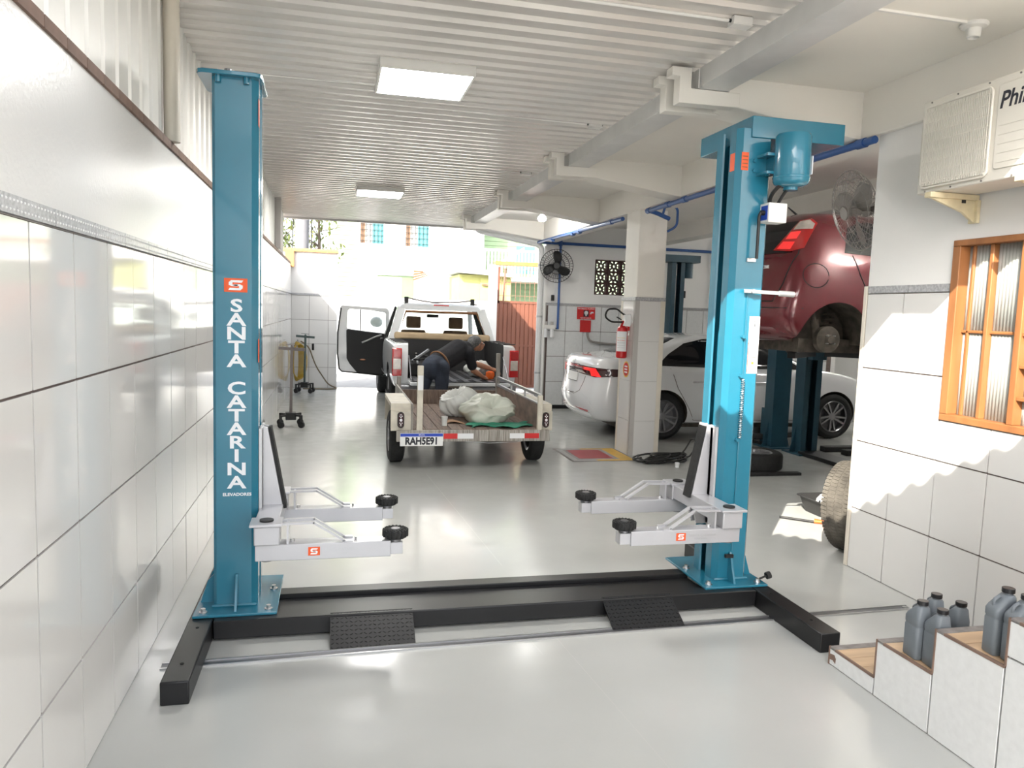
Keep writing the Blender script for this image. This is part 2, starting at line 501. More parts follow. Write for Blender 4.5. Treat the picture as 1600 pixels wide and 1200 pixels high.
# ---- right wall with tiles, end trim
wr = sroot('wall_right')
WY0, WY1, WZ0, WZ1 = 2.62, 3.73, 1.13, 2.175   # window opening
mb = MB()
mb.box(XR, XR + 0.2, -3.0, WY0, 0, 3.23); mb.box(XR, XR + 0.2, WY1, 4.45, 0, 3.23)
mb.box(XR, XR + 0.2, WY0, WY1, 0, WZ0); mb.box(XR, XR + 0.2, WY0, WY1, WZ1, 3.23)
mb.build('wall_core', 'plaster', wr, fix=False)
mb = MB(); mb.box(XR - 0.004, XR, -0.5, WY0, 0, 1.88); mb.box(XR - 0.004, XR, WY1, 4.44, 0, 1.88); mb.box(XR - 0.004, XR, WY0, WY1, 0, WZ0)
mb.build('grout', 'grout', wr, fix=False)
UR = [4.10 - 0.366 * k for k in range(12)][::-1] + [4.435]
for i in range(len(UR) - 1):
    a, b = UR[i], UR[i + 1]
    if b <= WY0 + 0.01 or a >= WY1 - 0.04:
        aa = max(a, WY1) if a < WY1 < b else a
        lay_tiles(wr, 'x-', XR - 0.002, [aa, b], [0, .42, .885, 1.385, 1.88])
    else:
        lay_tiles(wr, 'x-', XR - 0.002, [a, b], [0, .42, .885, WZ0])
        if a < WY0 < b: lay_tiles(wr, 'x-', XR - 0.002, [a, WY0], [WZ0, 1.385, 1.88])
        if a < WY1 < b: lay_tiles(wr, 'x-', XR - 0.002, [WY1, b], [WZ0, 1.385, 1.88])
src = MB().prism(rrect(0, 0.36, 0, 0.045, 0.003, 1), 'x', -0.014, 0).build('listel', 'listel', wr, smooth=0)
src.location = (XR - 0.001, 4.07, 1.884)
o = src.copy(); C.objects.link(o); o.location = (XR - 0.001, 3.74, 1.884); o.scale = (1, 0.9, 1)
for k in range(6):
    o = src.copy(); C.objects.link(o); o.location = (XR - 0.001, 2.25 - 0.365 * k, 1.884)
MB().box(XR - 0.016, XR + 0.2, 4.44, 4.472, 0, 1.93).build('corner_profile', 'pipe_beige', wr, bevel=0.003)
# wall closing the office behind the right wall
structure(MB().box(XR + 0.2, 9.8, 4.25, 4.44, 0, 3.23).build('wall_office', 'plaster'))
structure(MB().box(9.6, 9.8, 4.44, 13.2, 0, 3.23).build('wall_workshop', 'plaster'))

# ---- ceiling slab and concrete beams on the right
ceil = sroot('ceiling')
MB().box(2.46, 9.8, 2.26, 13.2, 3.23, 3.42).build('slab', 'plaster_cream', ceil)
MB().box(3.46, 3.78, 2.26, 13.0, 2.92, 3.235).build('beam', 'plaster_cream', ceil, bevel=0.006)
for y in (4.59, 7.34, 9.83, 12.62):
    bm_ = MB().prism([(3.47, 2.915), (2.52, 3.045), (2.46, 3.06), (2.46, 3.235), (3.47, 3.235)], 'y', y, y + 0.30).build('cross_beam', 'plaster_cream', ceil, bevel=0.006)
    for dy in (0.0, 0.21):
        MB().prism([(2.54, 3.045), (2.115, 3.04), (2.115, 3.205), (2.06, 3.205), (2.06, 3.26), (2.195, 3.26), (2.195, 3.135), (2.54, 3.135)], 'y', y + dy - 0.004, y + dy + 0.088).build('gutter_hanger', 'plaster_cream', bm_, bevel=0.004)
MB().box(5.6, 5.9, 4.44, 13.0, 2.98, 3.235).build('beam', 'plaster_cream', ceil, bevel=0.006)

structure(MB().box(2.46, 9.8, 2.3, 13.2, 3.42, 6.2).build('wall_upper_shade', 'plaster'))  # unseen upper storey, added to keep the gate in shade
# ---- corrugated metal roof over the drive, sheet by sheet
roof = sroot('ceiling_roof')
PITCH = 0.165
prof = [(0, 0), (0.105, 0), (0.120, -0.022), (0.150, -0.022), (0.165, 0)]
def roof_front(x): return 2.30 + (x + 0.95) * 0.24
def roof_sheet(y0, n):
    xs = np.linspace(-0.97, 2.40, 2)
    pts = []
    for k in range(n):
        for a, b in prof[:-1]: pts.append((y0 + k * PITCH + a, b))
    pts.append((y0 + n * PITCH + 0.03, 0))
    return [[(x, y, ROOF_Z + z) for y, z in pts] for x in xs]
y = 2.55; k = 0
while y < 13.7:
    o = MB().grid(roof_sheet(y, 6)).build('roof_sheet', 'sheet', roof, smooth=15, fix=False)
    o.location = (0, 0, 0.0015 * (k % 2))
    y += 6 * PITCH; k += 1
ROOF_END = y
MB().box(-0.97, 2.40, ROOF_END, ROOF_END + 0.05, ROOF_Z - 0.05, ROOF_Z + 0.05).build('eave_strip', 'post_grey', roof)
MB().prism([(-0.97, 2.55), (2.40, 2.55), (2.40, 2.50), (-0.97, 2.28)], 'z', ROOF_Z, ROOF_Z + 0.04).build('front_flashing', 'sheet', roof)

# ---- gutter between roof and slab
gut = sroot('trim_1')
gy = [2.3, 4.585, 7.335, 9.825, 12.615, 13.7]
for a, b in zip(gy[:-1], gy[1:]):
    mb = MB()
    mb.box(2.245, 2.455, a + 0.005, b - 0.005, 3.140, 3.152)
    mb.box(2.245, 2.251, a + 0.005, b - 0.005, 3.152, 3.262)
    mb.box(2.449, 2.455, a + 0.005, b - 0.005, 3.152, 3.262)
    mb.build('gutter_length', 'gutter', gut, fix=False)
MB().box(2.245, 2.455, 13.69, 13.70, 3.14, 3.262).build('end_cap', 'gutter', gut)

# ---- roof strip behind the viewer (its wavy edge shades the right wall)
aw = sroot('ceiling_awning')
rows = []
e0 = Vector((0.30, 1.68)); ed = Vector((0.64, -0.475)).normalized(); ep = Vector((-ed.y, ed.x)) * -1
for t in (0.0, 2.6):
    r = []
    for k in range(0, 380):
        q = e0 + ed * (k * 0.0148) + ep * t
        r.append((q.x, q.y, 3.27 + 0.024 * math.sin(2 * PI * k / 8)))
    rows.append(r)
MB().grid(rows).build('awning_sheet', 'sheet', aw, fix=False, smooth=60)

# ---- square pillar, tiled up to the dado
pl = sroot('wall_pillar')
PX0, PX1, PY0, PY1 = 3.47, 3.84, 8.43, 8.87
MB().box(PX0 + 0.01, PX1 - 0.01, PY0 + 0.01, PY1 - 0.01, 0, 2.94).build('pillar_core', 'plaster_cream', pl, bevel=0.01)
MB().box(PX0 + 0.004, PX1 - 0.004, PY0 + 0.004, PY1 - 0.004, 0, 1.86).build('grout', 'grout_light', pl)
PR = [0, 0.42, 0.90, 1.38, 1.86]
lay_tiles(pl, 'y-', PY0 + 0.006, [PX0 + 0.04, PX1 - 0.04], PR, 'tile', 0.003)
lay_tiles(pl, 'x-', PX0 + 0.006, [PY0 + 0.04, PY1 - 0.02], PR, 'tile', 0.003)
for x, y in ((PX0, PY0), (PX1, PY0), (PX0, PY1)):
    sx = 1 if x == PX0 else -1; sy = 1 if y == PY0 else -1
    mb = MB().box(min(x, x + sx * 0.045) - 0.007, max(x, x + sx * 0.045) + 0.007, y - 0.007 * sy, y + 0.004 * sy, 0, 1.90)
    mb.box(x - 0.007 * sx, x + 0.004 * sx, min(y, y + sy * 0.045), max(y, y + sy * 0.045), 0, 1.90)
    mb.build('corner_profile', 'pipe_beige' if x != PX0 or y != PY0 else 'post_grey', pl, fix=False)
mb = MB().box(PX0 - 0.008, PX1 + 0.008, PY0 - 0.008, PY1, 1.862, 1.905)
mb.build('listel', 'listel', pl, bevel=0.003)
MB().box(PX0 - 0.003, PX0 + 0.012, PY0 - 0.003, PY1, 0.0, 0.05).build('blue_base_strip', 'blue_floor', pl)

# ---- back wall of the workshop with breeze-block opening
wb = sroot('wall_back')
BY = 13.0; BX0, BX1, BZ0, BZ1 = 4.54, 5.54, 2.04, 2.67
mb = MB()
mb.box(3.62, BX0, BY, BY + 0.18, 0, 3.23); mb.box(BX1, 9.8, BY, BY + 0.18, 0, 3.23)
mb.box(BX0, BX1, BY, BY + 0.18, 0, BZ0); mb.box(BX0, BX1, BY, BY + 0.18, BZ1, 3.23)
mb.build('wall_core', 'plaster', wb, fix=False)
MB().box(3.66, 9.5, BY - 0.004, BY, 0, 1.82).build('grout', 'grout', wb)
lay_tiles(wb, 'y-', BY - 0.002, steps_(3.69, 9.4, 0.335), [0, 0.46, 0.915, 1.37, 1.82], 'tile_old')
MB().box(3.62, 9.5, BY - 0.018, BY, 1.825, 1.865).build('listel', 'listel', wb)
MB().box(3.60, 3.655, BY - 0.02, BY + 0.01, 0, 1.86).build('corner_profile', 'post_grey', wb)
bs = MB()
B = 0.2 
def breeze(sz=0.2065):
    mb = MB(); t = 0.018; d0, d1 = 0.0, 0.10
    mb.box(0, sz, d0, d1, 0, t); mb.box(0, sz, d0, d1, sz - t, sz); mb.box(0, t, d0, d1, t, sz - t); mb.box(sz - t, sz, d0, d1, t, sz - t)
    c = sz / 2
    for q in range(4):
        a = PI / 4 + q * PI / 2
        mb.bar((c + 0.03 * math.cos(a), 0.05, c + 0.03 * math.sin(a)), (c + 0.115 * math.cos(a), 0.05, c + 0.115 * math.sin(a)), 0.10, 0.016, up=(-math.sin(a), 0, math.cos(a)))
    ring = [(c + 0.036 * math.cos(2 * PI * k / 12), 0.05, c + 0.036 * math.sin(2 * PI * k / 12)) for k in range(12)]
    for k in range(12): mb.bar(ring[k], ring[(k + 1) % 12], 0.10, 0.014, up=(ring[k][0] - c, 0, ring[k][2] - c))
    for sx, sz_ in ((-1, 0), (1, 0), (0, -1), (0, 1)):
        mb.bar((c + sx * 0.036, 0.05, c + sz_ * 0.036), (c + sx * 0.09, 0.05, c + sz_ * 0.09), 0.10, 0.010, up=(sz_, 0, sx))
    return mb
src = breeze().build('breeze_block', 'breeze_brown', wb, fix=False)
n = 0
for i in range(4):
    for j in range(3):
        o = src if n == 0 else src.copy()
        if n: C.objects.link(o)
        o.location = (BX0 + 0.02 + i * 0.247, BY + 0.03, BZ0 + j * 0.2085); o.scale = (1.15, 1, 1); n += 1

# ---- end wall of the yard at the far left
we = sroot('wall_end')
MB().box(-1.1, 0.05, 15.9, 16.08, -0.1, 2.74).build('wall_core', 'plaster', we)
MB().box(-0.85, 0.04, 15.896, 15.9, 0, 1.87).build('grout', 'grout_light', we)
lay_tiles(we, 'y-', 15.898, [-0.85, -0.50, -0.125, 0.045], [0, .42, .90, 1.385, 1.87])
MB().box(-0.86, 0.05, 15.88, 15.9, 1.875, 1.915).build('listel', 'listel', we)
src = MB().prism([(15.84, 0), (16.14, 0), (16.14, 0.03), (15.99, 0.075), (15.84, 0.03)], 'x', 0, 0.225).build('coping_tile', 'terracotta', we, smooth=0)
for k in range(5):
    o = src if k == 0 else src.copy()
    if k: C.objects.link(o)
    o.location = (-1.08 + 0.23 * k, 0, 2.74)
MB().box(-0.97, -0.80, 15.8, 16.1, 2.43, 2.75).build('pier_cap', 'terracotta', we)

# ---- posts and pipes standing on the left wall
def pipe_thing(name, label, cat, path, r, material, n=12, clips=None):
    o = MB().tube(path, r, n).build(name, material); return tag(o, label, cat)
def bent(pts, r=0.06, n=5):
    P = [Vector(p) for p in pts]; out = [P[0]]
    for i in range(1, len(P) - 1):
        a = (P[i - 1] - P[i]).normalized(); b = (P[i + 1] - P[i]).normalized()
        p0 = P[i] + a * r; p1 = P[i] + b * r
        for k in range(n + 1):
            t = k / n
            out.append((1 - t) ** 2 * p0 + 2 * t * (1 - t) * P[i] + t * t * p1)
    out.append(P[-1]); return out
pipe_thing('drain_pipe', 'beige drain pipe running up the white cladding, nearest to the viewer', 'pipe', [(XL + 0.008, 4.44, 2.52), (XL + 0.008, 4.44, 3.275)], 0.042, 'pipe_beige')
tag(MB().box(XL - 0.02, XL + 0.05, 9.15, 9.30, 2.515, 3.275).build('steel_post', 'pipe_beige', bevel=0.004), 'tan steel post on the left wall just past the near blue lift column', 'post')
tag(MB().box(XL - 0.02, XL + 0.06, 12.0, 12.14, 2.515, 3.275).build('steel_post', 'post_grey', bevel=0.004), 'grey steel post at the far end of the left wall beside the shrub', 'post')
dp = thing('gutter_downpipe', 'white gutter downpipe slanting down and dropping beside the pedestal fan', 'pipe', (3.52, 13.1, 0))
dp['label'] = 'white gutter downpipe slanting from the roof corner to the far fan wall'
MB().tube(bent([(2.35, 12.98, 3.13), (2.35, 12.98, 3.06), (3.53, 12.98, 2.86), (3.53, 12.98, 0.0)], 0.10), 0.05, 14).build('pipe', 'pipe_white', dp)
for z in (0.6, 1.6, 2.5): MB().cyl((3.53, 12.98, z), (3.53, 12.98, z + 0.03), 0.056).build('pipe_clip', 'galv', dp)
mb = MB().box(3.585, 3.625, 12.94, 13.0, 0, 2.85)
structure(mb.build('trim_2', 'plaster'))
# ================================================================ FRONT TWO-POST LIFT
LCX = 0.925   # mirror axis between the two columns
lift = thing('vehicle_lift', 'large turquoise two-post vehicle lift with grey arms and black base in the foreground', 'vehicle lift', (LCX, 4.1, 0))
def mx(x, side): return x if side < 0 else 2 * LCX - x      # left-side x, mirrored for the right column
ZB = 0.105
# base frame
bf = MB()
bf.box(-0.57, 2.42, 3.835, 3.93, 0.012, ZB).build('front_base_beam', 'black_paint', lift, bevel=0.006)
mb = MB().box(-0.30, 2.15, 4.17, 4.27, 0.02, ZB - 0.004); mb.build('rear_base_beam', 'black_paint', lift, bevel=0.005)
mb = MB().box(-0.30, 2.15, 3.93, 4.04, 0.02, ZB - 0.020); mb.build('base_cover', 'black_paint', lift, bevel=0.004)
mb = MB().box(-0.30, 2.15, 4.05, 4.165, 0.02, ZB - 0.028); mb.build('base_cover', 'black_paint', lift, bevel=0.004)
for s in (-1, 1):
    x0, x1 = sorted((mx(-0.69, s), mx(-0.575, s)))
    leg = MB().box(x0, x1, 3.235, 4.78, 0.0, ZB - 0.002).build('base_foot', 'black_paint', lift, bevel=0.006)
    for y in (3.40, 3.78):
        MB().cyl(((x0 + x1) / 2, y, ZB - 0.004), ((x0 + x1) / 2, y, ZB + 0.0005), 0.008, n=12).build('bolt_hole', 'dark_void', leg)
for x0, x1 in ((-0.005, 0.415), (1.47, 1.885)):
    mb = MB().prism([(3.80 - 0.165 + 0.155, 0.0), (3.80 - 0.165 + 0.165, 0.0), (3.845, ZB + 0.004), (3.835, ZB + 0.004)], 'x', x0, x1)
    # sloped checker plate from the floor up to the beam
    mb = MB(); y0, y1 = 3.655, 3.86; z0, z1 = 0.001, ZB + 0.003
    mb.add([(x0, y0, z0), (x1, y0, z0), (x1, y1, z1), (x0, y1, z1), (x0, y0 + 0.012, z0 - 0.001), (x1, y0 + 0.012, z0 - 0.001), (x1, y1, z1 - 0.006), (x0, y1, z1 - 0.006)],
           [(0, 1, 2, 3), (7, 6, 5, 4), (0, 4, 5, 1), (2, 6, 7, 3), (1, 5, 6, 2), (0, 3, 7, 4)])
    rp = mb.build('ramp_plate', 'black_plate', lift, smooth=0)
    ck = MB(); sl = Vector((0, y1 - y0, z1 - z0)).normalized(); nn = Vector((0, -sl.z, sl.y))
    nx, ny = 18, 9
    for i in range(nx):
        for j in range(ny):
            u = x0 + (x1 - x0) * (i + 0.5) / nx; t = (j + 0.5) / ny
            c = Vector((u, y0 + (y1 - y0) * t, z0 + (z1 - z0) * t)) + nn * 0.001
            a = 0.6 if (i + j) % 2 else -0.6
            d = Vector((1, 0, 0)) * math.cos(a) + sl * math.sin(a)
            ck.bar(c - d * 0.007, c + d * 0.007, 0.004, 0.003, up=nn)
    o = ck.build('tread_pattern', 'black_paint', rp, fix=False); o['kind'] = 'stuff'

def logo(parent, x0, x1, z0, z1, y, name='maker_emblem'):
    """orange rectangle with a squared white S mark, facing the viewer (-Y)"""
    e = MB().box(x0, x1, y - 0.0016, y, z0, z1).build(name, 'orange', parent)
    w_, h_ = x1 - x0, z1 - z0
    def P(u, v): return (x0 + u * w_, z0 + v * h_)
    up = [(.82, .86), (.30, .86), (.20, .70), (.20, .52), (.32, .42), (.58, .42), (.58, .55), (.36, .55), (.36, .70), (.76, .70)]
    lo = [(1 - a, 1 - b) for a, b in up]
    for q in (up, lo):
        MB().prism([P(a, b) for a, b in q], 'y', y - 0.0028, y - 0.0012).build('emblem_mark', 'letter_white', e, smooth=0)
    return e

def column(s):
    nm = 'lift_column'
    Y0, Y1 = 4.0, 4.28
    t = 0.008
    # plan outline of the C section (left-hand version, opening towards +x)
    A = [(-0.405, Y0), (-0.575, Y0), (-0.59, Y0 + 0.015), (-0.59, Y1 - 0.015), (-0.575, Y1), (-0.405, Y1), (-0.375, Y1 - 0.03), (-0.375, Y1 - 0.10), (-0.385, Y1 - 0.105),
         (-0.385, Y1 - 0.04), (-0.41, Y1 - t), (-0.57, Y1 - t), (-0.582, Y1 - 0.02), (-0.582, Y0 + 0.02), (-0.57, Y0 + t), (-0.41, Y0 + t), (-0.385, Y0 + 0.04), (-0.385, Y0 + 0.105), (-0.375, Y0 + 0.10), (-0.375, Y0 + 0.03)]
    ztop = 2.765
    col = MB().prism([(mx(x, s), y) for x, y in A], 'z', ZB + 0.012, ztop).build(nm, 'blue_paint', lift, smooth=20)
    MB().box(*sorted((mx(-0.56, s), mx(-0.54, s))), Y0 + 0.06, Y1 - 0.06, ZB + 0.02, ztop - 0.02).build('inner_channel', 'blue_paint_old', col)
    MB().cyl((mx(-0.45, s), 4.14, ZB + 0.02), (mx(-0.45, s), 4.14, ztop - 0.03), 0.018).build('screw_spindle', 'steel_dark', col)
    # base plate with bolts and gussets
    bp = MB().box(*sorted((mx(-0.675, s), mx(-0.27, s))), 3.885, 4.44, ZB, ZB + 0.014).build('base_plate', 'blue_paint', col, bevel=0.003)
    for bx, by in ((-0.63, 3.93), (-0.315, 3.935), (-0.635, 4.18), (-0.31, 4.22), (-0.64, 4.38)):
        x = mx(bx, s)
        MB().cyl((x, by, ZB + 0.014), (x, by, ZB + 0.018), 0.02, n=14).cyl((x, by, ZB + 0.016), (x, by, ZB + 0.034), 0.0125, n=6).build('anchor_bolt', 'steel', bp)
    g = MB(); gx = mx(-0.475, s)
    g.prism([(4.0, ZB + 0.012), (3.915, ZB + 0.012), (3.975, ZB + 0.17), (3.985, ZB + 0.185), (4.0, ZB + 0.185)], 'x', gx - 0.007, gx + 0.007).build('gusset', 'blue_paint', col, bevel=0.002)
    gx = mx(-0.59, s); go = mx(-0.665, s)
    MB().prism([(gx, ZB + 0.012), (go, ZB + 0.012), ((gx + go) / 2, ZB + 0.13), (gx, ZB + 0.17)], 'y', 4.07, 4.084).build('gusset', 'blue_paint', col, bevel=0.002)
    MB().prism([(gx, ZB + 0.012), (go, ZB + 0.012), ((gx + go) / 2, ZB + 0.13), (gx, ZB + 0.17)], 'y', 4.20, 4.214).build('gusset', 'blue_paint', col, bevel=0.002)
    weld = [(mx(-0.597, s), Y0 - 0.004), (mx(-0.38, s), Y0 - 0.004)]
    MB().tube([(weld[0][0], weld[0][1], ZB + 0.018), (weld[1][0], weld[1][1], ZB + 0.018)], 0.009, 6).build('weld_bead', 'blue_paint', col)
    return col
colL = column(-1)
colR = column(1)
# left column head
cap = MB().prism(rrect(-0.655, -0.355, 3.955, 4.33, 0.03, 2), 'z', 2.765, 2.785).build('cap_plate', 'blue_paint', colL, bevel=0.003)
for x in (-0.56, -0.43): MB().cyl((x, 3.99, 2.735), (x, 3.99, 2.765), 0.014, n=8).build('cap_bolt', 'blue_paint', cap)
MB().cyl((-0.53, 4.12, 2.785), (-0.53, 4.12, 2.80), 0.035).cyl((-0.53, 4.12, 2.80), (-0.53, 4.12, 2.835), 0.018, n=8).build('spindle_nut', 'steel_dark', cap)
MB().box(-0.3755, -0.374, 4.02, 4.06, 2.55, 2.68).build('warning_sticker', 'orange', colL)
MB().box(-0.3755, -0.374, 4.02, 4.06, 1.38, 1.50).build('warning_sticker', 'orange', colL)
# lettering down the left column
logo(colL, -0.535, -0.425, 1.732, 1.800, 4.0)
zz = np.linspace(1.662, 0.765, 14)
for ch, z in zip('SANTA CATARINA', zz):
    if ch == ' ': continue
    text('column_lettering', ch, 0.088, facing((-0.477, 3.9995, z), (1, 0, 0), (0, 0, 1)), 'letter_white', colL, bold=0.0022, xs=1.45)
text('column_lettering', 'ELEVADORES', 0.0215, facing((-0.475, 3.9995, 0.705), (1, 0, 0), (0, 0, 1)), 'letter_white', colL, bold=0.0006, xs=1.1)
# right column: top tray, motor, control box, lever, stickers
tr = MB().box(2.30, 2.90, 3.99, 4.62, 2.715, 2.835).build('drive_cover', 'blue_paint', colR, bevel=0.004)
mt = MB().lathe([(0.0, 2.425), (0.03, 2.425), (0.075, 2.432), (0.092, 2.445), (0.098, 2.46), (0.098, 2.70), (0.09, 2.715)], 32, Matrix.Translation((2.485, 3.865, 0))).build('motor', 'blue_paint', colR)
MB().lathe([(0.0985, 2.47), (0.101, 2.475), (0.101, 2.48), (0.0985, 2.485)], 32, Matrix.Translation((2.485, 3.865, 0)), close=True).build('motor_band', 'blue_paint', mt)
MB().cyl((2.485, 3.865, 2.41), (2.485, 3.865, 2.43), 0.04).build('motor_end_cap', 'blue_paint', mt)
MB().box(2.583, 2.5875, 3.82, 3.88, 2.50, 2.60).build('rating_plate', 'letter_white', mt)
mb = MB().box(2.345, 2.42, 3.89, 4.0, 2.60, 2.615).box(2.345, 2.42, 3.89, 4.0, 2.50, 2.515).box(2.405, 2.42, 3.89, 4.0, 2.50, 2.615)
mb.build('motor_bracket', 'blue_paint', colR, fix=False)
for z in (2.53, 2.585): MB().cyl((2.33, 3.985, z), (2.33, 4.0, z), 0.012, n=6).build('bracket_bolt', 'blue_paint', colR)
MB().tube(bent([(2.42, 3.86, 2.44), (2.40, 3.90, 2.40), (2.41, 3.95, 2.365), (2.42, 3.955, 2.34)], 0.02), 0.011, 8).build('motor_cable', 'trim_black', colR)
MB().tube(bent([(2.47, 3.865, 2.425), (2.455, 3.90, 2.375), (2.45, 3.94, 2.33)], 0.02), 0.009, 8).build('motor_cable', 'trim_black', colR)
cb = MB().box(2.385, 2.50, 3.905, 4.0, 2.235, 2.345).build('control_box', 'white_plastic', colR, bevel=0.004)
MB().box(2.383, 2.386, 3.92, 3.985, 2.25, 2.33).build('switch_plate', 'plate_blue', cb)
MB().cyl((2.384, 3.95, 2.29), (2.36, 3.95, 2.29), 0.014).build('switch_knob', 'trim_black', cb)
MB().tube([(2.36, 3.95, 2.29), (2.352, 3.95, 2.27), (2.352, 3.95, 2.03)], 0.009, 8).build('switch_lever', 'trim_black', cb)
MB().box(2.315, 2.37, 3.985, 4.0, 2.015, 2.035).build('limit_switch', 'steel', colR)
lv = MB().bar((2.30, 3.975, 1.845), (2.55, 3.95, 1.838), 0.008, 0.022).build('release_lever', 'steel', colR, bevel=0.002)
MB().cyl((2.515, 3.953, 1.838), (2.605, 3.944, 1.835), 0.0165, n=14).build('lever_grip', 'galv', lv)
MB().cyl((2.352, 3.985, 1.845), (2.352, 3.955, 1.845), 0.012).build('lever_pivot', 'steel', lv)
rod = MB().tube([(2.335, 3.992, 1.84), (2.335, 3.992, 0.30)], 0.003, 6).build('release_cable', 'blue_paint', colR)
spp = []
for k in range(0, 26 * 8):
    a = 2 * PI * k / 8
    spp.append((2.335 + 0.010 * math.cos(a), 3.985 + 0.010 * math.sin(a), 0.98 + k * 0.0017))
MB().tube(spp, 0.0022, 5).build('return_spring', 'steel', rod)
for z in (0.97, 1.35, 1.58): MB().cyl((2.32, 4.0, z), (2.32, 3.975, z), 0.011, n=8).build('cable_guide', 'blue_paint', rod)
MB().box(2.285, 2.335, 3.965, 3.985, 0.262, 0.282).build('cable_handle', 'trim_black', colR)
MB().cyl((2.31, 4.0, 0.36), (2.31, 3.98, 0.36), 0.012, n=10).build('guide_pin', 'blue_paint', colR)
MB().cyl((2.50, 3.94, ZB + 0.03), (2.545, 3.94, ZB + 0.045), 0.006).cyl((2.545, 3.94, ZB + 0.045), (2.57, 3.94, ZB + 0.052), 0.022, n=10).build('pulley_knob', 'trim_black', colR)
st = MB().box(2.362, 2.43, 3.9985, 4.0, 1.365, 1.70).build('load_chart_sticker', 'paper_white', colR)
MB().box(2.362, 2.366, 3.998, 3.999, 1.37, 1.55).build('sticker_print', 'orange', st)
text('sticker_print', '†', 0.05, facing((2.398, 3.9984, 1.665), (1, 0, 0), (0, 0, 1)), 'letter_dark', st, ext=0.0002)
MB().box(2.385, 2.412, 3.998, 3.999, 1.575, 1.615).build('sticker_print', 'galv', st)
for z in (1.50, 1.455): MB().box(2.373, 2.42, 3.998, 3.999, z, z + 0.015).build('sticker_print', 'galv', st)
MB().box(2.388, 2.405, 3.998, 3.999, 1.42, 1.435).build('sticker_print', 'yellow_label', st)
MB().box(2.2252, 2.2262, 4.04, 4.08, 1.42, 1.51).build('capacity_sticker', 'yellow_label', colR)
o = MB().box(2.2235, 2.225, 4.035, 4.085, 2.53, 2.63).build('warning_sticker', 'orange', colR)
o = MB().box(2.248, 2.292, 3.9985, 4.0, 2.53, 2.63).build('warning_sticker', 'orange', colR)
for k in range(4): MB().box(2.253, 2.287, 3.998, 3.9987, 2.545 + 0.02 * k, 2.550 + 0.02 * k).build('sticker_print', 'leather_brown', o)

